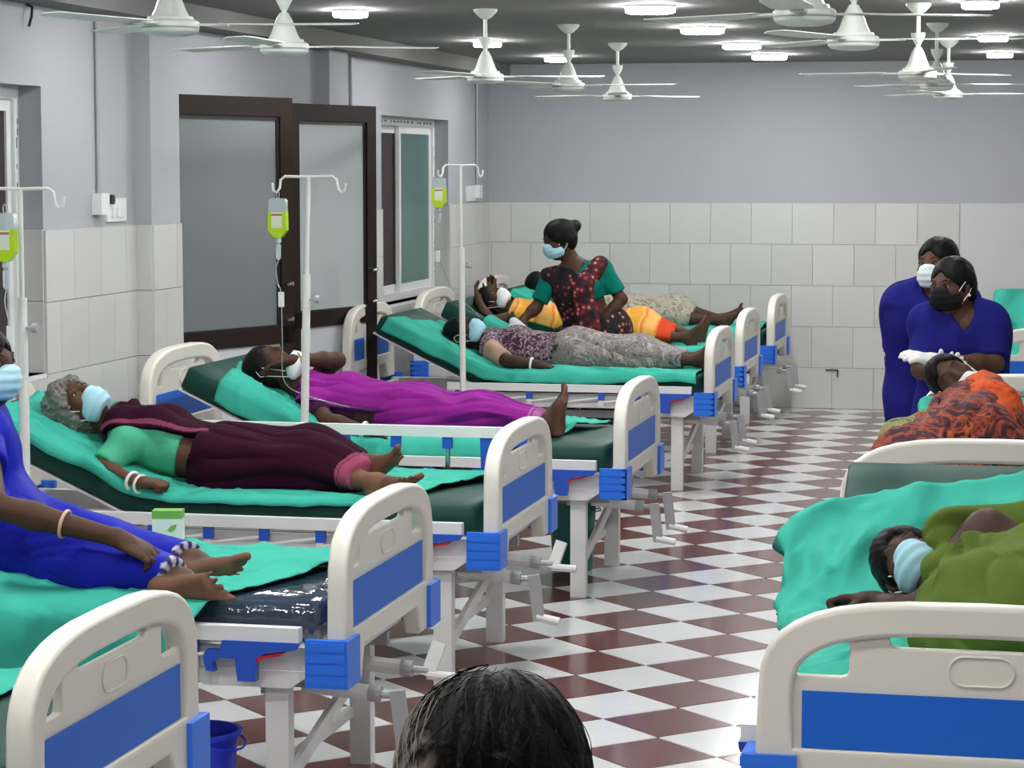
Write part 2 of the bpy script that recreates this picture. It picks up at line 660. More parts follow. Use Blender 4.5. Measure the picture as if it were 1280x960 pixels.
def ceiling_light(x, y, label, size=1.0, first=[None]):
    if first[0] is None:
        t = thing('ceiling_light', label, 'light', (x, y, ZC), 0, 'round ceiling lights')
        obj('light_ring', lathe(BM(), [(0.02, -0.001), (0.112, -0.001), (0.113, -0.010), (0.108, -0.014), (0.02, -0.014)], 32), M_WPLAST, t, smooth=True)
        obj('diffuser', lathe(BM(), [(0.02, -0.013), (0.106, -0.013), (0.106, -0.030), (0.098, -0.036), (0.001, -0.037)], 32), M_LAMP, t, smooth=True)
        first[0] = t
        t.scale = (size, size, 1)
        return t
    c = copy_tree(first[0])
    c.location = (x, y, ZC)
    c['label'] = label
    c.scale = (size, size, 1)
    return c


for x, name in ((-3.34, 'left'), (-1.85, 'middle'), (-0.30, 'right')):
    for k, y in enumerate((16.6, 15.05 if x == -1.85 else 14.45, 13.27 if x == -1.85 else 12.9, 11.46, 9.66, 7.8, 6.0, 4.1, 2.0)):
        if x != -1.85 and k == 2:
            continue
        if y > 11:
            lab = 'round white ceiling light in the %s row, %s' % (name, (
                'nearest the far wall', 'second from the far wall',
                'third from the far wall', 'third from the far wall' if x != -1.85 else 'fourth from the far wall')[k])
        else:  # unseen lights carry the rows on, spaced to brighten the near ward
            lab = 'unseen round ceiling light, added to carry the %s row on over the near beds' % name
        ceiling_light(x, y, lab, 1.12 if x == -1.85 else 0.80)
for y in (2.4, 7.5, 13.2):  # column out of view, added to light the right side
    ceiling_light(1.5, y, 'unseen round ceiling light added over the right edge of the ward')

# ------------------------------------------------------------------ ceiling fans


def fan_proto():
    t = thing('ceiling_fan', None, None, (0, 0, ZC))
    z = -ZC + 2.20
    obj('canopy', lathe(BM(), [(0.001, 0), (0.06, 0), (0.058, -0.012), (0.03, -0.04), (0.012, -0.05), (0.001, -0.05)], 24), M_FAN, t, smooth=True)
    bm = tube(BM(), [(0, 0, -0.03), (0, 0, z + 0.13)], 0.010, 10)
    obj('down_rod', bm, M_FAN, t, smooth=True)
    obj('lower_canopy', lathe(BM(), [(0.012, z + 0.165), (0.014, z + 0.17), (0.030, z + 0.20), (0.034, z + 0.222), (0.001, z + 0.222)], 24), M_FAN, t, smooth=True)
    m = obj('motor_housing', lathe(BM(), [(0.001, z - 0.004), (0.05, z - 0.002), (0.078, z + 0.004), (0.088, z + 0.012), (0.090, z + 0.020), (0.086, z + 0.023),
                                          (0.090, z + 0.027), (0.090, z + 0.040), (0.084, z + 0.046), (0.074, z + 0.048), (0.070, z + 0.058),
                                          (0.058, z + 0.060), (0.056, z + 0.066), (0.050, z + 0.075), (0.030, z + 0.13), (0.016, z + 0.155), (0.001, z + 0.155)], 32),
            M_FAN, t, smooth=True)
    obj('trim_ring', lathe(BM(), [(0.0885, z + 0.0215), (0.0908, z + 0.0225), (0.0908, z + 0.025), (0.0885, z + 0.026)], 32), M_GREYST, m, smooth=True)
    for k in range(3):
        bm = BM()
        M = Matrix.Rotation(2 * PI * k / 3, 4, 'Z') @ Matrix.Translation((0, 0, z + 0.034)) @ Matrix.Rotation(0.05, 4, 'X')
        pts = [(0.15, -0.045), (0.30, -0.06), (0.56, -0.055), (0.585, -0.03), (0.585, 0.03), (0.56, 0.055), (0.30, 0.06), (0.15, 0.045)]
        a = [bm.verts.new(M @ Vector((x, y, 0.0015 + 0.006 * (1 - (y / 0.06) ** 2)))) for x, y in pts]
        b = [bm.verts.new(M @ Vector((x, y, -0.0015 + 0.006 * (1 - (y / 0.06) ** 2)))) for x, y in pts]
        bm.faces.new(a)
        bm.faces.new(b[::-1])
        for i in range(8):
            bm.faces.new((a[i], b[i], b[(i + 1) % 8], a[(i + 1) % 8]))
        box(bm, 0.07, 0.18, -0.02, 0.02, -0.004, 0.003, M)
        obj('blade', bm, M_FAN, t)
    return t


fan = fan_proto()
FANS = [(-2.66, 7.13, 0.25, 'white ceiling fan at the top left, nearest the camera in its row'),
        (-2.73, 8.50, 0.55, 'white ceiling fan left of the nearest round light'),
        (-2.68, 11.55, 0.3, 'white ceiling fan third in the left row'),
        (-2.53, 12.9, 0.1, 'white ceiling fan fourth in the left row, before a lit lamp'),
        (-2.61, 14.9, 0.7, 'small far white ceiling fan, last of the left row'),
        (-0.68, 7.0, 0.5, 'white ceiling fan cut by the top edge, first in the right row'),
        (-0.655, 8.5, 0.15, 'white ceiling fan second in the right row'),
        (-0.59, 11.6, 0.8, 'white ceiling fan third in the right row, leftmost of the far three'),
        (-0.57, 13.2, 0.35, 'white ceiling fan fourth in the right row, middle of the far three'),
        (-0.575, 14.95, 0.2, 'farthest white ceiling fan of the right row')]
for i, (x, y, a, lab) in enumerate(FANS):
    f = fan if i == 0 else copy_tree(fan)
    f.location = (x, y, ZC)
    f.rotation_euler = (0, 0, a)
    tag(f, lab, 'fan', 'ceiling fans in two rows')

# ------------------------------------------------------------------ conduits, switches, fittings on the left wall
def conduit(y, x, z0, lab, plate=True):
    t = thing('switch_box', lab, 'switch', (x, y, z0))
    obj('conduit', tube(BM(), [(0.012, 0, 0.05), (0.012, 0, 2.46 - z0)], 0.010, 8), M_GREYST, t, smooth=True)
    obj('back_box', box(BM(), 0, 0.045, -0.05, 0.045, -0.04, 0.055), M_WPLAST, t, bevel=0.004)
    return t


c1 = conduit(10.08, XL, 1.62, 'white switch box under a vertical conduit beside the near window')
obj('switch_plate', box(BM(), 0, 0.012, 0.10, 0.33, -0.075, 0.03), M_WPLAST, c1, bevel=0.003)
bm = BM()
for k in range(3):
    box(bm, 0.012, 0.018, 0.155 + k * 0.055, 0.195 + k * 0.055, -0.055, -0.01)
tag(obj('switch_rockers', bm, M_WPLAST, c1), kind='stuff')
obj('knob', tube(BM(), [(0.01, 0.13, 0.025), (0.03, 0.13, 0.025)], 0.022, 14), M_BLACK, c1, smooth=True)
c2 = conduit(14.10, XL, 1.62, 'white switch box under a conduit above the brown door')
c3 = conduit(17.42, XL, 1.60, 'white switch box under a conduit near the far corner')
obj('switch_plate', box(BM(), 0, 0.012, -0.30, 0.10, -0.06, 0.05), M_WPLAST, c3, bevel=0.003)
obj('knob', tube(BM(), [(0.01, 0.08, 0.02), (0.03, 0.08, 0.02)], 0.024, 14), M_BLACK, c3, smooth=True)
bm = tube(BM(), [(0.005, 0, 0.12), (0.03, 0, 0.11), (0.035, -0.02, 0.07), (0.02, -0.015, 0.03)], 0.006, 8)
tag(obj('hanging_hook', bm, M_BLACK, None, smooth=True, loc=(XL, 9.35, 2.34)), 'short hooked cable end hanging high on the wall at the left', 'hook')
bm = tube(BM(), [(-0.09, 0, 0), (0, 0, 0)], 0.006, 6)
tube(bm, [(0, 0, 0), (0, 0, -0.05)], 0.006, 6)
tag(obj('pipe_stub', bm, M_BLACK, None, loc=(-1.46, YB - 0.016, 0.29)), 'small black elbow of pipe on the tiled far wall', 'pipe')

# ------------------------------------------------------------------ hospital beds
# bed's own axes: x runs from the foot end (0) to the head, y across, z up


def panel_outline(ix, iz, hw=0.455, n=18):
    """Top arch of an end panel, inset by ix and iz."""
    pts = []
    for k in range(n + 1):
        a = PI * k / n
        c, s = math.cos(a), math.sin(a)
        pts.append(((hw - ix) * math.copysign(abs(c) ** 0.62, c), 0.665 + (0.21 - iz) * s ** 0.62))
    return pts                         # right to left


def end_panel(name, parent, x, dz):
    outer = [(0.325, 0.43), (0.462, 0.43)] + panel_outline(0, 0) + [(-0.462, 0.43), (-0.325, 0.43), (-0.29, 0.515), (0.29, 0.515)]
    inner = [(0.40, 0.555)] + panel_outline(0.052, 0.048) + [(-0.40, 0.555)]
    p = curve_plate(name, [outer, inner], 0.016, 0.011, M_ABS, parent)
    plate = [(0.42, 0.545)] + panel_outline(0.040, 0.036) + [(-0.42, 0.545)]
    loops = [plate, stadium(0, 0.806, 0.195, 0.022)]
    for sg in (1, -1):
        w = [(0.4005, 0.738), (0.395, 0.724), (0.380, 0.718), (0.290, 0.718), (0.276, 0.722), (0.270, 0.736)]
        top = [q for q in panel_outline(0.055, 0.052, n=60) if q[0] > 0.284 and q[1] > 0.75]
        w += [(0.270, top[-1][1] - 0.018), (0.275, top[-1][1] - 0.004)] + top[::-1]
        w = [q for q in w if True]
        loops.append([(sg * x, z) for x, z in w])
    curve_plate('panel_web', loops, 0.007, 0.004, M_ABS, p, 1)
    for s in (-1, 1):
        bm = BM()
        b = obj('panel_insert', box(bm, -0.372, 0.372, 0.0125, 0.0165, 0.567, 0.690), M_INSERT, p, bevel=0.0015)
        if s < 0:
            b.rotation_euler = (0, 0, PI)
    ring = stadium(0, 0.745, 0.067, 0.031, 10)
    bm = tube(BM(), [(u, -0.0125, w) for u, w in ring + ring[:1]], 0.003, 6)
    obj('emblem_ring', bm, M_ABS, p, smooth=True)
    p.location = (x, 0, dz)
    p.rotation_euler = (0, 0, -PI / 2)
    return p


BEDL = 2.13


def bed_proto():
    t = thing('hospital_bed', None, None)
    end_panel('foot_panel', t, 0.03, 0.0)
    end_panel('head_panel', t, BEDL - 0.03, 0.115)
    bm = BM()
    for s in (-1, 1):
        box(bm, 0.05, BEDL - 0.05, s * 0.44 - 0.022, s * 0.44 + 0.022, 0.455, 0.525)
    for x in (0.06, 0.75, 1.3, BEDL - 0.1):
        box(bm, x, x + 0.04, -0.42, 0.42, 0.46, 0.515)
    obj('frame', bm, M_STEEL, t, bevel=0.004)
    bm = BM()
    for s in (-1, 1):
        box(bm, 0.10, BEDL - 0.10, s * 0.30 - 0.015, s * 0.30 + 0.015, 0.385, 0.425)
    for x in (0.22, BEDL - 0.26):
        box(bm, x, x + 0.04, -0.41, 0.41, 0.385, 0.435)
    obj('lower_frame', bm, M_GREYST, t)
    for x in (0.21, BEDL - 0.24):
        for s in (-1, 1):
            obj('leg', box(BM(), x - 0.032, x + 0.032, s * 0.40 - 0.025, s * 0.40 + 0.025, 0.0, 0.455), M_STEEL, t, bevel=0.004)
        obj('brace', bar(BM(), (x, 0.385, 0.12), (x, -0.385, 0.30), 0.018, 0.045), M_STEEL, t)
        obj('brace', bar(BM(), (x + 0.03, -0.385, 0.16), (x + 0.03, 0.385, 0.16), 0.02, 0.03), M_STEEL, t)
    for s in (-1, 1):
        bm = prism(BM(), [(0.09, 0.462), (0.47, 0.462), (0.40, 0.415), (0.16, 0.415)], -0.002, 0.002)
        g = obj('gusset', bm, M_STEEL, t)
        g.location = (0, s * 0.465, 0)
    # corner bumpers wrap the post
    for x in (0.0, BEDL):
        for s in (-1, 1):
            bm = BM()
            x0, x1 = (-0.006, 0.108) if x == 0 else (BEDL - 0.108, BEDL + 0.006)
            box(bm, x0, x1, s * 0.472, s * 0.497, 0.425, 0.553)
            for k in range(4):
                box(bm, x0 + 0.004, x1 - 0.004, s * 0.496, s * 0.501, 0.434 + k * 0.03, 0.456 + k * 0.03)
            e0, e1 = (-0.010, 0.012) if x == 0 else (BEDL - 0.012, BEDL + 0.010)
            box(bm, e0, e1, s * 0.38, s * 0.497, 0.425, 0.553)
            obj('corner_bumper', bm, M_BUMPER, t, bevel=0.006)
    # mattress platform
    obj('platform', box(BM(), 0.08, 1.25, -0.415, 0.415, 0.520, 0.528), M_STEEL, t)
    b = obj('backrest', box(BM(), 0.0, 0.76, -0.415, 0.415, -0.012, -0.004), M_STEEL, t)
    b.location = (1.27, 0, 0.528)
    return t


LATCH = [(0.115, 0.548), (0.33, 0.548), (0.335, 0.520), (0.375, 0.520), (0.385, 0.50), (0.375, 0.465), (0.352, 0.462), (0.358, 0.488), (0.335, 0.500),
         (0.295, 0.500), (0.288, 0.440), (0.238, 0.440), (0.235, 0.505), (0.20, 0.520), (0.13, 0.528)]


def side_rail(t, s, up, x0=0.12, x1=1.50):
    """s = +1 or -1 side; lowered or raised."""
    zb = 0.785 if up else 0.566
    y = s * 0.497
    r = obj('side_rail', box(BM(), x0, x1, y - 0.017, y + 0.017, zb - 0.020, zb + 0.020), M_WPLAST, t, bevel=0.008)
    n = 6
    for k in range(n):
        px = x0 + 0.30 + (x1 - x0 - 0.36) * k / (n - 1)
        if up:
            bm = tube(BM(), [(px, y, 0.50), (px, y, zb - 0.02)], 0.010, 8)
            p = obj('rail_post', bm, M_CHROME, r, smooth=True)
            for z0, z1 in ((zb - 0.065, zb - 0.018), (0.49, 0.54)):
                obj('post_cap', box(BM(), px - 0.018, px + 0.018, y - 0.014, y + 0.014, z0, z1), M_LATCH, r, bevel=0.004)
        else:
            obj('post_cap', box(BM(), px - 0.016, px + 0.016, y - 0.013, y + 0.013, 0.502, 0.548), M_LATCH, r, bevel=0.003)
            obj('post_foot', box(BM(), px - 0.014, px + 0.014, y - 0.013, y + 0.013, 0.462, 0.502), M_ABS, r, bevel=0.003)
            if k < n - 1:
                qx = px + (x1 - x0 - 0.36) / (n - 1)
                obj('rail_post', tube(BM(), [(px + 0.01, y + 0.004 * s, 0.515), (qx, y + 0.004 * s, 0.488)], 0.007, 6), M_STEEL, r, smooth=True)
    if up:
        bm = prism(BM(), [(0.07, 0.765), (0.29, 0.765), (0.285, 0.60), (0.215, 0.60), (0.215, 0.715), (0.18, 0.73), (0.09, 0.745)], y - 0.012, y + 0.012)
        obj('rail_latch', bm, M_LATCH, r, bevel=0.004)
        obj('rail_post', tube(BM(), [(0.25, y, 0.50), (0.25, y, 0.62)], 0.010, 8), M_CHROME, r, smooth=True)
        obj('lower_bar', box(BM(), 0.45, x1, y - 0.012, y + 0.012, 0.545, 0.575), M_WPLAST, r, bevel=0.005)
    else:
        bm = prism(BM(), LATCH, y - 0.006, y + 0.022 * 1)
        obj('rail_latch', bm, M_LATCH, r, bevel=0.003)
        obj('release_tab', prism(BM(), [(0.155, 0.522), (0.232, 0.508), (0.235, 0.49), (0.215, 0.505), (0.17, 0.512)], y - 0.008, y + 0.024), M_RED, r)
        obj('latch_pin', tube(BM(), [(0.38, y + 0.01, 0.508), (0.425, y + 0.01, 0.504)], 0.005, 6), M_STEEL, r, smooth=True)
    return r


def cranks(t, spec):
    for y, down in spec:
        bm = tube(BM(), [(0.20, y, 0.372), (0.01, y, 0.358)], 0.022, 10)
        cr = obj('crank', bm, M_STEEL, t, smooth=True)
        bm = tube(BM(), [(0.012, y, 0.358), (-0.022, y, 0.355)], 0.024, 10)
        tube(bm, [(-0.02, y, 0.355), (-0.07, y, 0.352)], 0.011, 8)
        obj('coupling', bm, M_GREYST, cr, smooth=True)
        bm = BM()
        if down:
            bar(bm, (-0.068, y, 0.368), (-0.088, y, 0.205), 0.022, 0.04, (1, 0, 0))
            obj('crank_arm', bm, M_GREYST, cr, bevel=0.006)
            bm = tube(BM(), [(-0.08, y, 0.22), (-0.16, y, 0.205)], 0.015, 10)
        else:
            bar(bm, (-0.066, y, 0.335), (-0.095, y - 0.03, 0.43), 0.022, 0.04, (1, 0, 0))
            obj('crank_arm', bm, M_STEEL, cr, bevel=0.006)
            bm = tube(BM(), [(-0.065, y, 0.34), (-0.155, y, 0.335)], 0.014, 10)
        obj('crank_handle', bm, M_STEEL, cr, smooth=True)


BED_P = bed_proto()
used_bed = [False]
SAVE_KIDS = list(BED_P.children)


def bed(loc, rz, label, back_ang, rails=((1, 0),), crk=((0.22, 1), (-0.12, 0))):
    if not used_bed[0]:
        b = BED_P
        used_bed[0] = True
    else:
        b = BED_P.copy()
        COL.objects.link(b)
        for ch in SAVE_KIDS:
            copy_tree_keep(ch, b)
    b.location = loc
    b.rotation_euler = (0, 0, rz)
    tag(b, label, 'bed', 'hospital beds of the ward')
    for ch in b.children:
        if ch.name.startswith('backrest'):
            ch.rotation_euler = (0, -back_ang, 0)
    for s, up in rails:
        side_rail(b, s, up, x1=1.50)
    cranks(b, crk)
    return b


def copy_tree_keep(o, parent):
    c = o.copy()
    COL.objects.link(c)
    c.parent = parent
    for ch in KIDS_OF[o.name]:
        copy_tree_keep(ch, c)
    return c


KIDS_OF = {}


def remember(o):
    KIDS_OF[o.name] = list(o.children)
    for ch in o.children:
        remember(ch)


for ch in SAVE_KIDS:
    remember(ch)

# name: (x of foot end, y of centre, backrest angle, hinge); left beds point their heads at the left wall
HINGE = 1.27
BT = 0.640            # mattress top
LB = {1: (-1.845, 4.62, 0.40), 2: (-1.765, 6.46, 0.40), 3: (-1.785, 8.36, 0.43), 4: (-1.655, 10.16, 0.43), 5: (-1.745, 13.54, 0.45),
      6: (-1.80, 15.33, 0.42), 7: (-1.80, 17.10, 0.42)}
RB = {1: (-0.105, 5.0, 0.45), 2: (0.01, 7.28, 0.43), 3: (0.16, 13.9, 0.55)}
BED = {}
labs = {1: 'hospital bed nearest on the left, cut by the lower left corner', 2: 'hospital bed with a plastic wrapped mattress under the seated woman in blue',
        3: 'hospital bed of the grey haired woman in the maroon sari', 4: 'hospital bed of the woman in the purple sari',
        5: 'hospital bed with steeply raised head before the far window', 6: 'hospital bed of the patient in the orange sari',
        7: 'hospital bed standing farthest back along the far wall'}
rails = {1: ((1, 0), (-1, 0)), 2: ((1, 0), (-1, 0)), 3: ((1, 0), (-1, 1)), 4: ((1, 0), (-1, 0)), 5: ((1, 0), (-1, 0)), 6: ((1, 0), (-1, 0)), 7: ((1, 0),)}
for k, (x, y, a) in LB.items():
    BED['L%d' % k] = bed((x, y, 0), PI, labs[k], a, rails[k], ((0.22, 1), (-0.12, 0)) if k < 4 else ((0.16, 1), (-0.20, 1)))
labs = {1: 'hospital bed of the woman in green, its foot panel cut by the lower right corner', 2: 'hospital bed of the woman in the orange printed sari on the right',
        3: 'far hospital bed at the right edge behind the staff in blue'}
for k, (x, y, a) in RB.items():
    BED['R%d' % k] = bed((x, y, 0), PI / 2, labs[k], a, ((1, 0), (-1, 0)))


# ------------------------------------------------------------------ mattresses and sheets
def prof_pt(u, ang, off):
    """Point (x, z) at arc length u along the mattress underside line raised by off."""
    flat = HINGE - 0.09
    if u < flat - 0.12:
        return 0.09 + u, 0.532 + off
    # soft bend over the hinge
    k = min(1.0, (u - flat + 0.12) / 0.24)
    x, z = 0.09 + flat - 0.12, 0.532
    n = 10
    du = (u - flat + 0.12) / n
    for i in range(n):
        w = (i + 0.5) * du
        a = ang * min(1.0, w / 0.24)
        x += du * math.cos(a)
        z += du * math.sin(a)
    a = ang * k
    return x - math.sin(a) * off, z + math.cos(a) * off


MAT_L, MAT_HW, MAT_T = 1.93, 0.425, 0.105


def to_world(o_loc, rz, me):
    pass


def mattress(key, label, m, ang):
    b = BED[key]
    bm = BM()
    secs = [(0.004, 0.46), (0.468, 0.935), (0.943, 1.41), (1.418, MAT_L)]
    rings = []
    us = []
    for a, c in secs:
        us += [(a, 0.010), (a + 0.012, 0.0)] + [(a + (c - a) * q, 0.0) for q in (0.2, 0.4, 0.6, 0.8)] + [(c - 0.012, 0.0), (c, 0.010)]
    for u, ins in us:
        sec = []
        for y, off in ((-1, 0.012), (-1, 0.092), (-0.97, MAT_T), (-0.5, MAT_T), (0, MAT_T), (0.5, MAT_T), (0.97, MAT_T), (1, 0.092), (1, 0.012), (0.97, 0), (-0.97, 0)):
            o_ = off if off < 0.05 else off - ins
            x, z = prof_pt(u, ang, o_)
            sec.append(bm.verts.new((x, y * (MAT_HW - ins * 0.7), z)))
        rings.append(sec)
    n = len(rings[0])
    for i in range(len(rings) - 1):
        for k in range(n):
            bm.faces.new((rings[i][k], rings[i][(k + 1) % n], rings[i + 1][(k + 1) % n], rings[i + 1][k]))
    bm.faces.new(rings[0])
    bm.faces.new(rings[-1][::-1])
    o = obj('mattress', bm, m, None, smooth=True, angle=0.9)
    o.location = b.location
    o.rotation_euler = b.rotation_euler
    tag(o, label, 'mattress', 'bed mattresses')
    return o


def fbm(p, seed, octs=3):
    """Cheap smooth pseudo noise for arrays of points (n,3), about -1..1."""
    r = np.random.RandomState(seed)
    out = np.zeros(len(p))
    amp = 1.0
    tot = 0
    for o in range(octs):
        for k in range(4):
            w = r.normal(size=3)
            w = w / np.linalg.norm(w) * (1.7 ** o) * r.uniform(0.8, 1.3)
            out += amp * np.sin(p @ w * 6.28 + r.uniform(0, 6.28)) * 0.5
        tot += amp
        amp *= 0.55
    return out / tot


M_SHEET = mat('turquoise cotton sheet', (0.045, 0.41, 0.31), 0.85, spec=0.15, bump=0.3, bscale=14, var=0.06, vscale=3, crease=(3.2, (1, 1.5, 1), 0.11))


def sheet(key, label, ang, quad, seed, nu=110, nv=60, wrinkle=0.006, m=None, ragged=0.012, lift=0.006, name='bed_sheet', over=False, flare=0.0):
    """quad: four (u, v) corners on the unrolled mattress: foot/near, head/near, head/far, foot/far.
    v is 0 at the +y edge (near side) growing across; below 0 or above 0.85 the cloth hangs down."""
    b = BED[key]
    W = 2 * MAT_HW
    (a0, a1), (b0, b1), (c0, c1), (d0, d1) = quad
    s, t = np.meshgrid(np.linspace(0, 1, nu), np.linspace(0, 1, nv), indexing='ij')
    s, t = s.ravel(), t.ravel()
    u = (1 - t) * ((1 - s) * a0 + s * b0) + t * ((1 - s) * d0 + s * c0)
    v = (1 - t) * ((1 - s) * a1 + s * b1) + t * ((1 - s) * d1 + s * c1)
    q = np.stack([u * 1.2, v * 1.2, u * 0], 1)
    edge = np.minimum(np.minimum(s, 1 - s), np.minimum(t, 1 - t))
    ed = np.exp(-edge * 14)
    u = u + ragged * fbm(q * 2.4, seed + 3) * ed
    v = v + ragged * fbm(q * 2.4, seed + 4) * ed
    w1 = fbm(np.stack([u * 0.7 + v * 0.3, v * 0.9, v * 0], 1) * 1.5, seed, 3)
    rid = 1 - np.abs(fbm(np.stack([u * 0.8 - v * 0.5, u * 0.3 + v * 0.8, v * 0], 1) * 1.3, seed + 9, 2)) * 2.4
    rid = np.clip(rid, 0, 1) ** 2
    rd2 = 1 - np.abs(fbm(np.stack([u * 1.7 + v * 0.9, v * 1.1 - u * 0.4, v * 0], 1) * 1.9, seed + 21, 2)) * 3.2
    rd2 = np.clip(rd2, 0, 1) ** 2
    cre = sum(np.exp(-((u - c_) / 0.010) ** 2) for c_ in (0.48, 0.97, 1.45)) + np.exp(-((v - 0.43) / 0.010) ** 2)
    h = lift + 0.003 * cre + wrinkle * 0.8 * (0.5 + 0.5 * w1) + wrinkle * 1.3 * rid + wrinkle * 0.55 * rd2
    P = np.zeros((len(u), 3))
    for i in range(len(u)):
        uu, vv = u[i], v[i]
        if vv < 0:
            drop = -vv
            wob = 0.016 * math.sin(uu * 17 + seed) + 0.010 * math.sin(uu * 41 + 2 * seed)
            if over:
                out = 0.112 + flare * min(1.0, max(0.0, (uu - 1.0) / 0.7))
                f_ = min(1.0, drop / (out * 1.12))
                y = MAT_HW + 0.006 + f_ * out + max(0, wob) * min(1, max(0, drop - 0.1) / 0.1) * 1.6
                x, z = prof_pt(max(0.0, uu), ang, MAT_T + h[i])
                z -= 0.050 * f_ ** 1.5 + max(0.0, drop - out * 1.12)
                x += 0.2 * max(0, wob) * min(1, drop / 0.2)
            else:
                y = MAT_HW + 0.012 + min(drop, 0.05) * 0.25 + 0.5 * abs(wob) * min(1, drop / 0.1) + h[i] * 0.4
                x, z = prof_pt(max(0.0, uu), ang, MAT_T + 0.004 - drop)
        elif vv > W:
            drop = vv - W
            y = -(MAT_HW + 0.012 + min(drop, 0.05) * 0.25 + 0.014 * (0.5 + 0.5 * math.sin(uu * 17 + seed)) * min(1, drop / 0.1) + h[i] * 0.6)
            x, z = prof_pt(max(0.0, uu), ang, MAT_T + 0.004 - drop)
        else:
            y = MAT_HW - vv
            e = min(vv, W - vv)
            hh = h[i] * (0.5 + min(1, e / 0.05) * 0.5)
            if e < 0.02:
                y += math.copysign(0.010 * (1 - e / 0.02), y)
            x, z = prof_pt(max(0.0, uu), ang, MAT_T + hh)
            if uu < 0:
                x, z = 0.085, z + uu
        P[i] = (x, y, z)
    bm = BM()
    vs = [bm.verts.new(p) for p in P]
    for i in range(nu - 1):
        for j in range(nv - 1):
            bm.faces.new((vs[i * nv + j], vs[(i + 1) * nv + j], vs[(i + 1) * nv + j + 1], vs[i * nv + j + 1]))
    o = obj(name, bm, m or M_SHEET, None, smooth=True, angle=3.0)
    if sum(p.normal.z for p in o.data.polygons) < 0:
        o.data.flip_normals()
    sol = o.modifiers.new('thickness', 'SOLIDIFY')
    sol.thickness = 0.003
    sol.offset = 1
    o.location = b.location
    o.rotation_euler = b.rotation_euler
    tag(o, label, 'sheet', 'turquoise bed sheets')
    return o


M_WRAP = mat('navy mattress in clear plastic', (0.035, 0.052, 0.085), 0.10, spec=0.9, bump=0.9, bscale=14, coat=0.6)
ANG = {'L%d' % k: v[2] for k, v in LB.items()}
ANG.update({'R%d' % k: v[2] for k, v in RB.items()})
ml = {'L1': 'dark green mattress on the bed in the lower left corner', 'L2': 'navy mattress wrapped in clear plastic, its foot end bare',
      'L3': 'dark green mattress beneath the grey haired woman in maroon', 'L4': 'dark green mattress beneath the woman in purple',
      'L5': 'dark green mattress bent up steeply beneath the patient with a bandaged arm', 'L6': 'dark green mattress beneath the patient in the orange sari',
      'L7': 'dark green mattress on the bed along the far wall', 'R1': 'dark green mattress with its bare end showing behind the woman in green',
      'R2': 'dark green mattress beneath the woman in the orange printed sari', 'R3': 'dark green mattress on the far bed at the right edge'}
for k, l in ml.items():
    mattress(k, l, M_WRAP if k == 'L2' else M_VINYL, ANG[k])
W_ = 2 * MAT_HW
sheets = {
    'L1': ('turquoise sheet on the bed in the lower left corner', ((0.28, -0.02), (1.9, -0.05), (1.9, W_), (0.24, W_)), 11),
    'L2': ('turquoise sheet pulled askew beneath the seated woman, hanging over the near side', ((0.39, -0.40), (1.88, -0.20), (1.88, W_ + 0.03), (0.03, W_ - 0.02)), 12),
    'L3': ('turquoise sheet beneath the grey haired woman, its corner drooping near the foot panel', ((0.34, -0.015), (1.90, -0.045), (1.90, W_), (0.01, W_ - 0.04)), 13),
    'L4': ('crumpled turquoise sheet beneath the woman in purple', ((0.42, -0.10), (1.76, -0.085), (1.90, W_), (0.12, W_ - 0.05)), 14),
    'L5': ('turquoise sheet on the steeply raised bed before the far window', ((0.02, -0.035), (1.90, -0.075), (1.70, W_ - 0.10), (0.02, W_)), 15),
    'L6': ('turquoise sheet beneath the patient in the orange sari', ((0.05, -0.05), (1.66, -0.05), (1.66, W_), (0.05, W_)), 16),
    'L7': ('turquoise sheet on the bed along the far wall', ((0.04, -0.05), (1.88, -0.05), (1.88, W_), (0.04, W_)), 17),
    'R1': ('wide rumpled turquoise sheet beneath the woman in green, its corner hanging into the aisle', ((0.06, -0.015), (1.66, -0.20), (1.92, W_ + 0.02), (0.05, W_ + 0.04)), 18),
    'R2': ('turquoise sheet beneath the woman in the orange printed sari', ((0.04, -0.05), (1.88, -0.04), (1.88, W_), (0.04, W_)), 19),
    'R3': ('pale turquoise sheet on the far bed at the right edge', ((0.04, -0.04), (1.90, -0.04), (1.90, W_), (0.04, W_)), 20)}
for k, (l, q, sd) in sheets.items():
    sheet(k, l, ANG[k], q, sd, over=k in ('L2', 'R1'), flare=0.03 if k == 'R1' else 0.0, wrinkle=0.020 if k in ('R1', 'L4') else 0.014)


# ------------------------------------------------------------------ drip stands and bags
M_POLE = mat('white painted pole', (0.72, 0.71, 0.68), 0.35)
M_DRIP = mat('yellow green drip fluid', (0.52, 0.78, 0.015), 0.15, trans=0.25)
M_CLEAR = mat('clear soft plastic', (0.72, 0.80, 0.82), 0.15, trans=0.6)


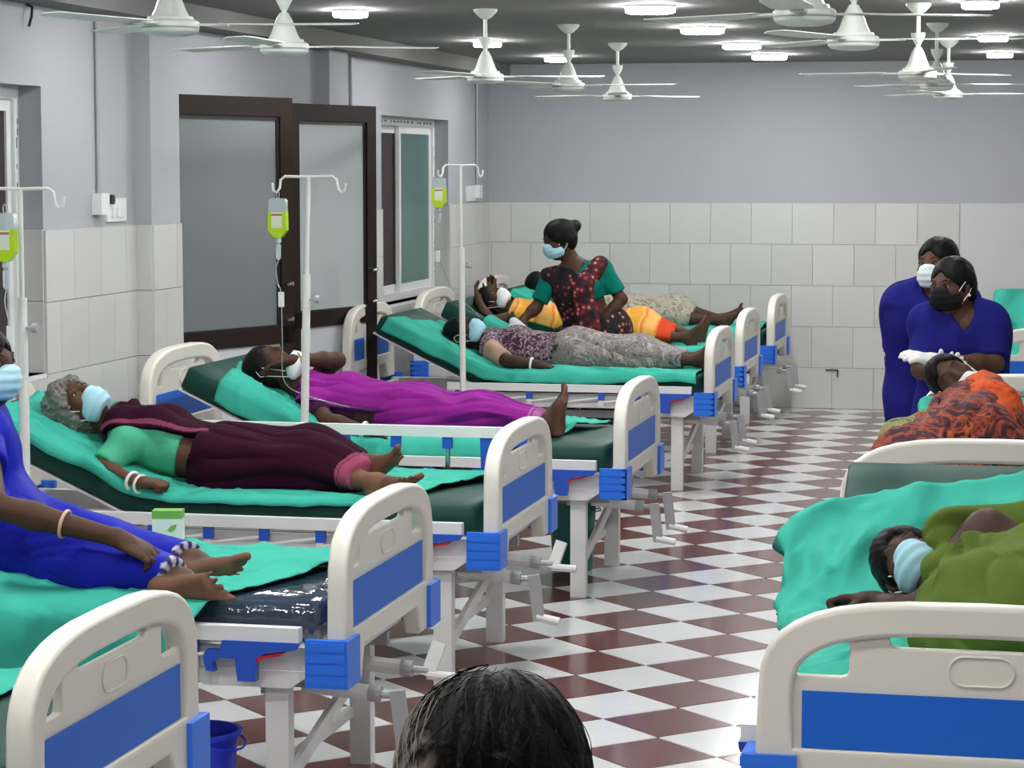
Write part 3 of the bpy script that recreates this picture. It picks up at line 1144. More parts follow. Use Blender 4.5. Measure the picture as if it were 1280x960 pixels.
def drip_stand(x, y, label, top=1.75, lean=0.0, rz=0.0):
    t = thing('drip_stand', label, 'drip stand', (x, y, 0), rz, 'drip stands between the beds')
    for k in range(5):
        a = 2 * PI * k / 5 + 0.3
        bm = bar(BM(), (0.02 * math.cos(a), 0.02 * math.sin(a), 0.085), (0.19 * math.cos(a), 0.19 * math.sin(a), 0.055), 0.03, 0.022)
        l = obj('base_leg', bm, M_POLE, t)
        obj('castor', tube(BM(), [(0.18 * math.cos(a) - 0.012 * math.sin(a), 0.18 * math.sin(a) + 0.012 * math.cos(a), 0.024),
                                  (0.18 * math.cos(a) + 0.012 * math.sin(a), 0.18 * math.sin(a) - 0.012 * math.cos(a), 0.024)], 0.024, 12), M_BLACK, l, smooth=True)
    zs = 1.36
    obj('lower_tube', tube(BM(), [(0, 0, 0.06), (lean * 0.75, 0, zs)], 0.0165, 12), M_POLE, t, smooth=True)
    p = obj('upper_rod', tube(BM(), [(lean * 0.74, 0, zs - 0.02), (lean, 0, top)], 0.008, 10), M_POLE, t, smooth=True)
    obj('clamp_knob', tube(BM(), [(lean * 0.74, 0, zs - 0.10), (lean * 0.74 + 0.035, -0.005, zs - 0.10), (lean * 0.74 + 0.036, -0.005, zs - 0.10), (lean * 0.74 + 0.055, -0.005, zs - 0.10)],
                           [0.007, 0.007, 0.016, 0.016], 10), M_GREYST, t, smooth=True)
    pts = []
    for s in (-1, 1):
        pts = [(lean, 0, top), (lean + s * 0.10, 0, top + 0.002), (lean + s * 0.118, 0, top - 0.012), (lean + s * 0.122, 0, top - 0.045),
               (lean + s * 0.135, 0, top - 0.062), (lean + s * 0.150, 0, top - 0.055), (lean + s * 0.154, 0, top - 0.025)]
        obj('hook_arm', tube(BM(), pts, 0.0055, 8), M_POLE, t, smooth=True)
    return t


def smooth_line(pts, n=6):
    P = [Vector(p) for p in pts]
    P = [P[0] * 2 - P[1]] + P + [P[-1] * 2 - P[-2]]
    out = []
    for i in range(1, len(P) - 2):
        for k in range(n):
            t = k / n
            a, b, c, d = P[i - 1:i + 3]
            out.append(0.5 * ((2 * b) + (c - a) * t + (2 * a - 5 * b + 4 * c - d) * t * t + (3 * b - a - 3 * c + d) * t ** 3))
    return out + [P[-2]]


def drip_bag(x, y, z, label, tube_pts=None, rz=0.0, name='drip_bag'):
    """z: top of the hanging loop."""
    t = thing(name, label, 'drip bag', (x, y, z), rz, 'drip bags with yellow fluid')
    sil = [(-0.036, -0.030), (-0.030, -0.022), (0.030, -0.022), (0.036, -0.030), (0.036, -0.155), (0.014, -0.180), (0.009, -0.183), (-0.009, -0.183), (-0.014, -0.180), (-0.036, -0.155)]
    up = [(-0.036, -0.032), (-0.030, -0.022), (0.030, -0.022), (0.036, -0.032), (0.037, -0.075), (-0.037, -0.075)]
    lo = [(0.037, -0.0752), (0.038, -0.150), (0.014, -0.180), (-0.014, -0.180), (-0.038, -0.150), (-0.037, -0.0752)]
    obj('air_chamber', prism(BM(), up, -0.014, 0.014), M_CLEAR, t, bevel=0.006)
    obj('fluid', prism(BM(), lo, -0.018, 0.018), M_DRIP, t, bevel=0.006)
    obj('hanger_loop', tube(BM(), [(0, 0, 0.006), (0.006, 0, 0), (0.004, 0, -0.022), (-0.004, 0, -0.022), (-0.006, 0, 0), (0, 0, 0.006)], 0.002, 6), M_CLEAR, t)
    lb = obj('bag_label', box(BM(), -0.022, 0.022, -0.0195, -0.0185, -0.142, -0.078), mat('pale bag label', (0.62, 0.66, 0.50), 0.6), t)
    obj('label_band', box(BM(), -0.022, 0.022, -0.0199, -0.0194, -0.092, -0.084), mat('dull pink print', (0.35, 0.12, 0.16), 0.6), lb)
    obj('port', lathe(BM(), [(0.009, -0.178), (0.012, -0.186), (0.012, -0.200), (0.006, -0.206), (0.001, -0.206)], 12), M_CLEAR, t, smooth=True)
    c = obj('drip_chamber', lathe(BM(), [(0.001, -0.206), (0.011, -0.208), (0.0105, -0.262), (0.004, -0.272), (0.001, -0.272)], 12), M_CLEAR, t, smooth=True)
    pts = tube_pts or [(0, 0, -0.27), (-0.004, -0.004, -0.31), (0.006, -0.006, -0.36), (0.014, -0.006, -0.40)]
    obj('drip_tube', tube(BM(), smooth_line(pts), 0.0020, 6), M_CLEAR, t, smooth=True)
    e = pts[3] if len(pts) > 3 else pts[-1]
    obj('roller_clamp', box(BM(), e[0] - 0.010, e[0] + 0.010, e[1] - 0.008, e[1] + 0.008, e[2] - 0.05, e[2] + 0.01), M_WPLAST, t, bevel=0.004)
    return t


drip_stand(-2.925, 9.28, 'white drip stand rising between the maroon and purple patients', top=1.752, lean=0.042)
drip_bag(-3.013, 9.28, 1.688, 'yellow green drip bag on the tall white stand before the brown doors',
         [(0, 0, -0.27), (-0.010, -0.004, -0.31), (0.0, -0.006, -0.37), (0.012, -0.006, -0.41), (0.004, 0.03, -0.60), (-0.03, 0.16, -0.78), (0.02, 0.36, -0.86), (0.16, 0.46, -0.91)])
drip_stand(-3.045, 12.6, 'slender white drip stand before the far window', top=1.80, lean=-0.02, rz=0.9)
drip_bag(-3.150, 12.48, 1.755, 'yellow green drip bag hanging by the far window',
         [(0, 0, -0.27), (-0.006, 0, -0.32), (0.0, 0, -0.37), (-0.008, 0, -0.42), (0.02, 0.2, -0.62), (0.08, 0.6, -0.80)])
drip_stand(-3.30, 7.42, 'white drip stand cut off by the left edge', top=1.72)
drip_bag(-3.302, 7.30, 1.665, 'yellow green drip bag cut off by the left edge')

# ------------------------------------------------------------------ buckets, carton
def bucket(x, y, label, m, r0, r1, h, group=None):
    t = thing('bucket', label, 'bucket', (x, y, 0))
    bm = lathe(BM(), [(r0, 0.0), (r0 + 0.004, 0.008), (r1, h), (r1 + 0.012, h), (r1 + 0.014, h + 0.012), (r1 + 0.002, h + 0.014), (r1 - 0.003, h), (r0 - 0.003, 0.010), (0.001, 0.010)], 32)
    for k in range(24):
        pass
    obj('body', bm, m, t, smooth=True)
    bm = BM()
    for s in (-1, 1):
        box(bm, -0.012, 0.012, s * (r1 + 0.006) - 0.006, s * (r1 + 0.006) + 0.006, h - 0.05, h)
    obj('handle_lug', bm, m, t)
    pts = [(0.01, (r1 + 0.014) * math.cos(a), h - 0.01 - (r1 + 0.014) * 0.7 * math.sin(a)) for a in np.linspace(0, PI, 15)]
    pts = [(r1 * 1.06 * math.sin(a) + 0.014, (r1 + 0.016) * math.cos(a), h - 0.03 * math.sin(a)) for a in np.linspace(0, PI, 15)]
    obj('handle', tube(BM(), pts, 0.0035, 6), m, t, smooth=True)
    return t


bucket(-2.215, 6.09, 'blue plastic bucket on the floor under the edge of the plastic wrapped bed', mat('blue bucket plastic', (0.01, 0.035, 0.62), 0.3), 0.085, 0.105, 0.255)
bucket(-2.02, 10.42, 'dark green plastic bin beneath the bed of the woman in purple', mat('dark green bucket plastic', (0.004, 0.14, 0.105), 0.3), 0.085, 0.105, 0.30)

t = thing('medicine_carton', 'small white and green medicine carton by the side rail', 'carton', (-2.575, 6.83, BT + 0.026), 0.2)
M_CWHITE = mat('white carton board', (0.70, 0.72, 0.66), 0.6)
M_CGREEN = mat('green carton print', (0.16, 0.40, 0.06), 0.6)
obj('carton_body', box(BM(), -0.045, 0.045, -0.028, 0.028, 0, 0.09), M_CWHITE, t)
obj('printed_band', box(BM(), -0.0455, 0.0455, -0.0285, 0.0285, 0.066, 0.0905), M_CGREEN, t)
obj('printed_leaf', prism(BM(), [(0.0, 0.03), (0.012, 0.045), (0.03, 0.05), (0.025, 0.034), (0.012, 0.026)], -0.0292, -0.0284), M_CGREEN, t)

# joints of every figure, in metres
POSES = {
    'maroon': dict(head=(-3.443, 8.22, 0.918), neck=(-3.3, 8.25, 0.838), chest=(-3.154, 8.25, 0.781), pel=(-2.874, 8.24, 0.725), shR=(-3.206, 8.09, 0.8), elR=(-3.261, 7.98, 0.721), wrR=(-3.103, 7.915, 0.685), shL=(-3.354, 8.42, 0.868), elL=(-3.24, 8.56, 0.8), wrL=(-3.045, 8.42, 0.819), hipR=(-2.837, 8.16, 0.72), hipL=(-2.896, 8.33, 0.72), knR=(-2.507, 8.16, 0.725), knL=(-2.592, 8.36, 0.765), anR=(-2.255, 8.02, 0.69), anL=(-2.332, 8.17, 0.735)),
    'purple': dict(head=(-3.309, 10.04, 0.916), neck=(-3.161, 10.06, 0.819), chest=(-2.99, 10.06, 0.74), pel=(-2.705, 10.08, 0.71), shR=(-3.058, 9.89, 0.777), elR=(-2.971, 9.79, 0.712), wrR=(-2.788, 9.77, 0.675), shL=(-3.177, 10.23, 0.831), elL=(-3.035, 10.18, 0.94), wrL=(-3.186, 9.98, 0.954), hipR=(-2.673, 10, 0.705), hipL=(-2.719, 10.17, 0.705), knR=(-2.346, 10, 0.71), knL=(-2.388, 10.18, 0.72), anR=(-2.062, 10.02, 0.695), anL=(-2.079, 10.14, 0.695)),
    'bandage': dict(head=(-3.242, 13.4, 0.841), neck=(-3.123, 13.5, 0.774), chest=(-2.971, 13.52, 0.722), pel=(-2.626, 13.54, 0.715), shR=(-3.084, 13.35, 0.755), elR=(-2.942, 13.22, 0.698), wrR=(-2.783, 13.21, 0.68), shL=(-3.151, 13.68, 0.787), elL=(-2.966, 13.78, 0.731), wrL=(-2.94, 13.55, 0.817), hipR=(-2.602, 13.46, 0.705), hipL=(-2.632, 13.62, 0.705), knR=(-2.221, 13.46, 0.705), knL=(-2.251, 13.64, 0.71), anR=(-1.879, 13.44, 0.7), anL=(-1.895, 13.62, 0.7)),
    'orange': dict(head=(-3.499, 15.24, 0.922), neck=(-3.358, 15.28, 0.849), chest=(-3.202, 15.3, 0.784), pel=(-2.857, 15.33, 0.715), shR=(-3.306, 15.14, 0.826), elR=(-3.454, 15, 0.801), wrR=(-3.551, 15.12, 0.917), shL=(-3.387, 15.46, 0.862), elL=(-3.439, 15.45, 0.847), wrL=(-3.506, 15.32, 0.932), hipR=(-2.832, 15.25, 0.705), hipL=(-2.862, 15.41, 0.705), knR=(-2.497, 15.22, 0.715), knL=(-2.53, 15.42, 0.775), anR=(-2.211, 15.22, 0.7), anL=(-2.183, 15.38, 0.705)),
    'beige': dict(head=(-3.551, 17.08, 0.941), neck=(-3.401, 17.1, 0.868), chest=(-3.247, 17.1, 0.804), pel=(-2.905, 17.1, 0.715), shR=(-3.346, 16.94, 0.843), elR=(-3.102, 16.86, 0.721), wrR=(-2.906, 16.9, 0.685), shL=(-3.409, 17.26, 0.872), elL=(-3.194, 17.36, 0.761), wrL=(-2.978, 17.32, 0.686), hipR=(-2.88, 17.02, 0.705), hipL=(-2.907, 17.18, 0.705), knR=(-2.566, 17.02, 0.715), knL=(-2.559, 17.2, 0.765), anR=(-2.23, 17, 0.7), anL=(-2.231, 17.14, 0.7)),
    'nurse': dict(head=(-2.872, 14.36, 1.352), neck=(-2.79, 14.4, 1.2), chest=(-2.768, 14.42, 1.063), pel=(-2.672, 14.44, 0.8), shR=(-2.916, 14.36, 1.128), elR=(-3.007, 14.32, 0.933), wrR=(-3.064, 14.26, 0.877), shL=(-2.625, 14.45, 1.17), elL=(-2.498, 14.44, 0.986), wrL=(-2.617, 14.33, 0.84), hipR=(-2.757, 14.44, 0.78), hipL=(-2.587, 14.44, 0.78), knR=(-2.752, 14.4, 0.4), knL=(-2.587, 14.42, 0.4), anR=(-2.762, 14.44, 0.065), anL=(-2.582, 14.46, 0.065)),
    'bluefront': dict(head=(-0.354, 9.95, 1.31), neck=(-0.316, 10, 1.199), chest=(-0.311, 10, 1.084), pel=(-0.301, 10.06, 0.76), shR=(-0.455, 9.95, 1.158), elR=(-0.474, 9.86, 0.971), wrR=(-0.364, 9.77, 0.958), shL=(-0.206, 10.02, 1.16), elL=(-0.175, 9.88, 1.001), wrL=(-0.401, 9.72, 1.013), hipR=(-0.386, 10.06, 0.74), hipL=(-0.216, 10.06, 0.74), knR=(-0.386, 10.01, 0.39), knL=(-0.216, 10.01, 0.39), anR=(-0.391, 10.06, 0.065), anL=(-0.211, 10.06, 0.065)),
    'blueback': dict(head=(-0.432, 10.38, 1.377), neck=(-0.445, 10.42, 1.269), chest=(-0.477, 10.42, 1.138), pel=(-0.439, 10.45, 0.8), shR=(-0.586, 10.4, 1.217), elR=(-0.581, 10.44, 1.004), wrR=(-0.474, 10.58, 0.89), shL=(-0.323, 10.42, 1.219), elL=(-0.292, 10.42, 1.003), wrL=(-0.31, 10.3, 0.842), hipR=(-0.524, 10.45, 0.78), hipL=(-0.354, 10.45, 0.78), knR=(-0.524, 10.43, 0.41), knL=(-0.354, 10.43, 0.41), anR=(-0.529, 10.45, 0.065), anL=(-0.349, 10.45, 0.065)),
    'rust': dict(head=(-0.31, 9.02, 1.008), neck=(-0.243, 8.95, 0.968), chest=(-0.209, 8.8, 0.907), pel=(-0.248, 8.36, 0.811), shR=(-0.289, 8.8, 0.916), elR=(-0.368, 8.62, 0.838), wrR=(-0.265, 8.5, 0.741), shL=(-0.149, 8.88, 0.964), elL=(-0.132, 8.65, 0.869), wrL=(-0.223, 8.5, 0.728), hipR=(-0.282, 8.34, 0.796), hipL=(-0.213, 8.36, 0.834), knR=(-0.437, 8.1, 0.772), knL=(-0.418, 8.14, 0.8), anR=(-0.206, 7.85, 0.783), anL=(-0.181, 7.88, 0.806)),
    'green': dict(head=(-0.309, 6.08, 0.789), neck=(-0.223, 6.03, 0.77), chest=(-0.114, 5.97, 0.798), pel=(0.15, 5.77, 0.822), shR=(-0.222, 5.92, 0.737), elR=(-0.318, 5.92, 0.697), wrR=(-0.385, 5.98, 0.712), shL=(-0.182, 6.07, 0.83), elL=(0.049, 6.07, 0.882), wrL=(0.2, 5.95, 0.862), hipR=(0.145, 5.75, 0.774), hipL=(0.156, 5.81, 0.854), knR=(-0.075, 5.46, 0.738), knL=(-0.055, 5.5, 0.777), anR=(0.204, 5.42, 0.722), anL=(0.238, 5.42, 0.754)),
    'seated': dict(head=(-2.96, 6.36, 1.229), neck=(-3.016, 6.4, 1.104), chest=(-3.058, 6.42, 0.968), pel=(-2.95, 6.42, 0.75), shR=(-2.92, 6.26, 1.036), elR=(-2.772, 6.02, 0.875), wrR=(-2.421, 6.03, 0.797), shL=(-3.102, 6.58, 1.02), elL=(-3.18, 6.74, 0.86), wrL=(-3.04, 6.6, 0.84), hipR=(-2.9, 6.33, 0.735), hipL=(-2.9, 6.51, 0.735), knR=(-2.509, 6.14, 0.698), knL=(-2.645, 6.55, 0.668), anR=(-2.256, 6.06, 0.678), anL=(-2.329, 6.36, 0.677)),
    'front': dict(head=(-0.449, 1.95, 1.26), neck=(-0.439, 1.93, 1.13), chest=(-0.439, 1.92, 0.96), pel=(-0.439, 1.93, 0.7), shR=(-0.289, 1.93, 1.06), elR=(-0.249, 1.92, 0.84), wrR=(-0.259, 2.01, 0.66), shL=(-0.599, 1.93, 1.06), elL=(-0.639, 1.92, 0.84), wrL=(-0.629, 2.01, 0.66), hipR=(-0.364, 1.93, 0.68), hipL=(-0.524, 1.93, 0.68), knR=(-0.364, 1.97, 0.38), knL=(-0.524, 1.97, 0.38), anR=(-0.364, 1.94, 0.07), anL=(-0.524, 1.94, 0.07)),
}

# ------------------------------------------------------------------ people: bodies and clothes as one smooth surface each
V3 = lambda p: np.array(p, dtype=np.float64)


def unit(v):
    v = V3(v)
    return v / np.linalg.norm(v)


def surface(prims, h, post=None, pad=0.05):
    """Blend rounded primitives into one closed surface; returns (verts, quads)."""
    los, his = [], []
    for p in prims:
        if p[0] == 'c':
            _, a, b, ra, rb, k = p
            r = max(ra, rb)
            los.append(np.minimum(a, b) - r)
            his.append(np.maximum(a, b) + r)
        else:
            _, c, A, rad, k = p
            e = np.sqrt(((A * rad[:, None]) ** 2).sum(0))
            los.append(c - e)
            his.append(c + e)
    lo = np.min(los, 0) - pad
    hi = np.max(his, 0) + pad
    n = np.ceil((hi - lo) / h).astype(int) + 1
    d = np.full(n, 0.3, np.float32)
    ax = [lo[i] + h * np.arange(n[i]) for i in range(3)]
    for p, l, u in zip(prims, los, his):
        k = p[-1]
        m = max(k, 0.0) + 3 * h + 0.012
        i0 = np.maximum(0, np.floor((l - m - lo) / h).astype(int))
        i1 = np.minimum(n, np.ceil((u + m - lo) / h).astype(int) + 1)
        X = ax[0][i0[0]:i1[0], None, None]
        Y = ax[1][None, i0[1]:i1[1], None]
        Z = ax[2][None, None, i0[2]:i1[2]]
        if p[0] == 'c':
            _, a, b, ra, rb, _ = p
            ba = b - a
            L2 = max(1e-9, ba @ ba)
            px, py, pz = X - a[0], Y - a[1], Z - a[2]
            t = np.clip((px * ba[0] + py * ba[1] + pz * ba[2]) / L2, 0, 1)
            q = np.sqrt((px - t * ba[0]) ** 2 + (py - t * ba[1]) ** 2 + (pz - t * ba[2]) ** 2) - (ra + (rb - ra) * t)
        else:
            _, c, A, rad, _ = p
            px, py, pz = X - c[0], Y - c[1], Z - c[2]
            k0 = 0
            k1 = 0
            for i in range(3):
                w = px * A[i, 0] + py * A[i, 1] + pz * A[i, 2]
                k0 = k0 + (w / rad[i]) ** 2
                k1 = k1 + (w / rad[i] ** 2) ** 2
            k0 = np.sqrt(k0)
            k1 = np.sqrt(k1) + 1e-9
            q = k0 * (k0 - 1) / k1
        s = d[i0[0]:i1[0], i0[1]:i1[1], i0[2]:i1[2]]
        if k > 0:
            g = np.clip(k - np.abs(s - q), 0, None)
            s[...] = np.minimum(s, q) - g * g / (4 * k)
        else:
            s[...] = np.minimum(s, q)
    if post is not None:
        idx = np.nonzero(np.abs(d) < 0.05)
        P = np.stack([ax[i][idx[i]] for i in range(3)], 1)
        d[idx] = post(P, d[idx].astype(np.float64))
        # whatever the trimming planes remove deep inside
        idx = np.nonzero(d <= -0.05)
        if len(idx[0]):
            P = np.stack([ax[i][idx[i]] for i in range(3)], 1)
            d[idx] = post(P, d[idx].astype(np.float64))
    ins = d < 0
    ins[0] = ins[-1] = False
    ins[:, 0] = ins[:, -1] = False
    ins[:, :, 0] = ins[:, :, -1] = False
    d = np.where(ins, np.minimum(d, -1e-5), np.maximum(d, 1e-5))
    c = [(i, j, k) for i in (0, 1) for j in (0, 1) for k in (0, 1)]
    cnt = sum(ins[i:n[0] - 1 + i, j:n[1] - 1 + j, k:n[2] - 1 + k].astype(np.int8) for i, j, k in c)
    act = np.nonzero((cnt > 0) & (cnt < 8))
    N = len(act[0])
    vid = np.full(n - 1, -1, np.int64)
    vid[act] = np.arange(N)
    vals = {q: d[act[0] + q[0], act[1] + q[1], act[2] + q[2]] for q in c}
    pos = np.zeros((N, 3))
    num = np.zeros(N)
    for q in c:
        for axis in range(3):
            if q[axis] == 0:
                r = list(q)
                r[axis] = 1
                a, b = vals[q], vals[tuple(r)]
                m = (a < 0) != (b < 0)
                t = np.where(m, a / np.where(m, a - b, 1), 0)
                pt = np.tile(np.array(q, float), (N, 1))
                pt[:, axis] += t
                pos[m] += pt[m]
                num[m] += 1
    pos = pos / num[:, None]
    verts = lo + h * (np.stack(act, 1) + pos)
    quads = []
    for axis in range(3):
        s0 = [slice(None)] * 3
        s1 = [slice(None)] * 3
        s0[axis] = slice(0, -1)
        s1[axis] = slice(1, None)
        a, b = ins[tuple(s0)], ins[tuple(s1)]
        e = np.stack(np.nonzero(a != b), 1)
        e = e[(e[:, (axis + 1) % 3] > 0) & (e[:, (axis + 2) % 3] > 0)]
        flip = a[e[:, 0], e[:, 1], e[:, 2]]
        o1 = np.zeros(3, int)
        o2 = np.zeros(3, int)
        o1[(axis + 1) % 3] = 1
        o2[(axis + 2) % 3] = 1
        f = lambda q: vid[q[:, 0], q[:, 1], q[:, 2]]
        Q = np.stack([f(e - o1 - o2), f(e - o2), f(e), f(e - o1)], 1)
        Q[~flip] = Q[~flip][:, ::-1]
        quads.append(Q)
    Q = np.concatenate(quads)
    Q = Q[(Q >= 0).all(1)]
    return verts, Q


def skin_mesh(name, prims, h, m, parent=None, post=None, col=None, origin=None, relax=0.5):
    v, q = surface(prims, h, post)
    # one round of smoothing keeps the grid from showing
    for _ in range(1):
        acc = np.zeros_like(v)
        cn = np.zeros(len(v))
        for a, b in ((0, 1), (1, 2), (2, 3), (3, 0)):
            np.add.at(acc, q[:, a], v[q[:, b]])
            np.add.at(acc, q[:, b], v[q[:, a]])
            np.add.at(cn, q[:, a], 1)
            np.add.at(cn, q[:, b], 1)
        v = v * (1 - relax) + relax * acc / np.maximum(cn, 1)[:, None]
    o = V3(origin) if origin is not None else np.zeros(3)
    me = bpy.data.meshes.new(name)
    me.vertices.add(len(v))
    me.vertices.foreach_set('co', (v - o).astype(np.float32).ravel())
    me.loops.add(len(q) * 4)
    me.loops.foreach_set('vertex_index', q.astype(np.int32).ravel())
    me.polygons.add(len(q))
    me.polygons.foreach_set('loop_start', np.arange(0, len(q) * 4, 4, dtype=np.int32))
    me.polygons.foreach_set('loop_total', np.full(len(q), 4, np.int32))
    me.polygons.foreach_set('use_smooth', np.ones(len(q), bool))
    me.update(calc_edges=True)
    me.validate()
    if col is not None:
        at = me.attributes.new('Col', 'FLOAT_COLOR', 'POINT')
        cc = np.ones((len(v), 4), np.float32)
        cc[:, :3] = col(v)
        at.data.foreach_set('color', cc.ravel())
    me.materials.append(m)
    ob = bpy.data.objects.new(name, me)
    link(ob, parent)
    return ob


def C(a, b, ra, rb=None, k=0.03):
    return ('c', V3(a), V3(b), ra, ra if rb is None else rb, k)


def E(c, A, rad, k=0.03):
    return ('e', V3(c), np.array(A, float), np.array(rad, float), k)


def frame(x, y):
    """Right-handed axes with first axis along x, second as near y as possible."""
    x = unit(x)
    y = V3(y)
    y = unit(y - x * (x @ y))
    return np.array([x, y, np.cross(x, y)])


class Fig:
    """One person's skeleton; gives lists of primitives for each region, grown by g."""

    def __init__(s, pose, hf, hu, size=0.93, curl=(0.35, 0.35), hands=(None, None), feet=(None, None), palms=(None, None), minr=0.0055, bust=0.05, spread=0.12):
        s.__dict__.update({k: V3(v) for k, v in pose.items()})
        s.z = size
        s.minr = minr
        s.bust = bust
        s.spread = spread
        s.hu = unit(hu)
        hf = V3(hf)
        s.hf = unit(hf - s.hu * (hf @ s.hu))
        s.hr = np.cross(s.hf, s.hu)
        r = (s.shR - s.shL) * 0.6 + (s.hipR - s.hipL)
        up = s.neck - s.pel
        s.up = unit(up)
        s.right = unit(r - s.up * (r @ s.up))
        s.front = np.cross(s.up, s.right)
        s.curl = curl
        s.hd, s.pn, s.ft = {}, {}, {}
        for i, S in enumerate('RL'):
            el, wr = getattr(s, 'el' + S), getattr(s, 'wr' + S)
            s.hd[S] = unit(hands[i]) if hands[i] is not None else unit(wr - el)
            p = V3(palms[i]) if palms[i] is not None else -s.front
            p = p - s.hd[S] * (p @ s.hd[S])
            s.pn[S] = unit(p if np.linalg.norm(p) > 1e-3 else s.right)
            kn, an = getattr(s, 'kn' + S), getattr(s, 'an' + S)
            if feet[i] is not None:
                t, dn = unit(feet[i][0]), V3(feet[i][1])
            else:
                dn = unit(an - kn)
                t = s.front
            dn = unit(dn - t * (t @ dn)) if abs(unit(dn) @ t) < 0.999 else s.right
            s.ft[S] = (t, dn)

    def torso(s, g=0.0, k=0.06, low=True):
        z = s.z
        A = np.array([s.right, s.front, s.up])
        mid = s.pel * 0.5 + s.chest * 0.5
        P = [E(s.chest, A, np.array([0.142, 0.105, 0.165]) * z + g, k), E(mid, A, np.array([0.128, 0.10, 0.15]) * z + g, k),
             C(s.shR, s.shL, 0.052 * z + g, 0.052 * z + g, k), C(s.chest + s.up * 0.05, s.neck - s.up * 0.02, 0.09 * z + g, 0.05 * z + g, k)]
        if s.bust:
            for q in (-1, 1):
                P.append(E(s.chest + s.front * 0.075 * z + s.right * q * 0.07 * z - s.up * 0.01, A, np.array([s.bust + 0.012, s.bust + 0.008, s.bust + 0.014]) * z + g, 0.035))
        if low:
            P += s.pelvis(g, k)
        return P

    def pelvis(s, g=0.0, k=0.06):
        z = s.z
        A = np.array([s.right, s.front, s.up])
        return [E(s.pel, A, np.array([0.160, 0.112, 0.125]) * z + g, k), E((s.hipR + s.hipL) / 2 - s.front * 0.02, A, np.array([0.155, 0.108, 0.10]) * z + g, k)]

    def arm(s, S, g=0.0, k=0.02, upto=1.0):
        z = s.z
        sh, el, wr = (getattr(s, a + S) for a in ('sh', 'el', 'wr'))
        if upto < 1:
            e = sh + (el - sh) * upto
            return [C(sh, e, 0.048 * z + g, (0.048 - 0.010 * upto) * z + g, k)]
        f = el * 0.68 + wr * 0.32
        return [C(sh, el, 0.047 * z + g, 0.036 * z + g, k), C(el, f, 0.036 * z + g, 0.037 * z + g, k), C(f, wr, 0.037 * z + g, 0.024 * z + g, k)]

    def hand(s, S, g=0.0):
        z = s.z
        d, n = s.hd[S], s.pn[S]
        sd = np.cross(d, n)
        if S == 'L':
            sd = -sd
        wr = getattr(s, 'wr' + S)
        curl = s.curl[0 if S == 'R' else 1]
        P = [C(wr, wr + d * 0.03 * z, 0.022 * z + g, 0.026 * z + g, 0.02),
             E(wr + d * 0.052 * z, [d, sd, n], np.array([0.050, 0.040, 0.016]) * z + g, 0.015)]
        mr = s.minr
        for q, (off, ln) in enumerate(((0.030, 0.068), (0.010, 0.076), (-0.011, 0.070), (-0.030, 0.055))):
            p = wr + d * (0.090 - 0.004 * abs(q - 1)) * z + sd * off * z
            ang = 0.25 * curl
            fd = d + sd * (off * 2.2) * (1 - curl * 0.5)
            P.append(C(wr + d * 0.055 * z + sd * off * z * 0.8, p, max(mr, 0.0115 * z) + g, max(mr, 0.0100 * z) + g, 0.008))
            for i, fr in enumerate((0.45, 0.30, 0.25)):
                v = unit(unit(fd) * math.cos(ang) + n * math.sin(ang))
                e = p + v * ln * fr * z
                P.append(C(p, e, max(mr, (0.0092 - 0.0008 * i) * z) + g, max(mr, (0.0086 - 0.0009 * i) * z) + g, 0.004))
                p = e
                ang += curl * (1.15 if i == 0 else 0.8)
        p = wr + d * 0.028 * z + sd * 0.024 * z
        ang = 0.75
        for i, ln in enumerate((0.042, 0.032, 0.026)):
            v = unit(sd * math.sin(ang) + d * math.cos(ang) + n * (0.25 + 0.35 * curl))
            e = p + v * ln * z
            P.append(C(p, e, max(mr, (0.0125 - 0.0015 * i) * z) + g, max(mr, (0.0110 - 0.0018 * i) * z) + g, 0.008))
            p = e
            ang -= 0.22
        return P

    def leg(s, S, g=0.0, k=0.03):
        z = s.z
        hip, kn, an = (getattr(s, a + S) for a in ('hip', 'kn', 'an'))
        cf = kn * 0.68 + an * 0.32
        return [C(hip, kn, 0.078 * z + g, 0.052 * z + g, k), C(kn, cf, 0.050 * z + g, 0.049 * z + g, k), C(cf, an, 0.047 * z + g, 0.031 * z + g, k)]

    def foot(s, S, g=0.0):
        z = s.z
        t, dn = s.ft[S]
        sd = np.cross(t, dn)                   # towards the body's left for the right foot when dn is down
        inner = sd if S == 'R' else -sd
        A = getattr(s, 'an' + S)
        heel = A + dn * 0.052 * z - t * 0.032 * z
        ball = A + t * 0.115 * z + dn * 0.062 * z
        P = [C(A, heel, 0.030 * z + g, 0.028 * z + g, 0.03), C(A + t * 0.01, ball, 0.031 * z + g, 0.020 * z + g, 0.03),
             C(heel + dn * 0.002, ball + inner * 0.024 * z, 0.025 * z + g, 0.018 * z + g, 0.025), C(heel, ball - inner * 0.026 * z - t * 0.012, 0.024 * z + g, 0.015 * z + g, 0.025)]
        mr = s.minr
        for i in range(5):
            o = 0.030 - 0.0155 * i
            b = ball + inner * o * z + t * (0.008 - 0.005 * i) * z + dn * 0.003
            e = b + t * (0.052 - 0.006 * i) * z - dn * 0.004 + inner * (o * 0.25) * z
            r = (0.0135 if i == 0 else 0.0090 - 0.0006 * i) * z
            P.append(C(b, e, max(mr, r * 0.9) + g, max(mr, r) + g, 0.006))
        return P

    def hp(s, r, u, f):
        return s.head + (s.hr * r + s.hu * u + s.hf * f) * s.z

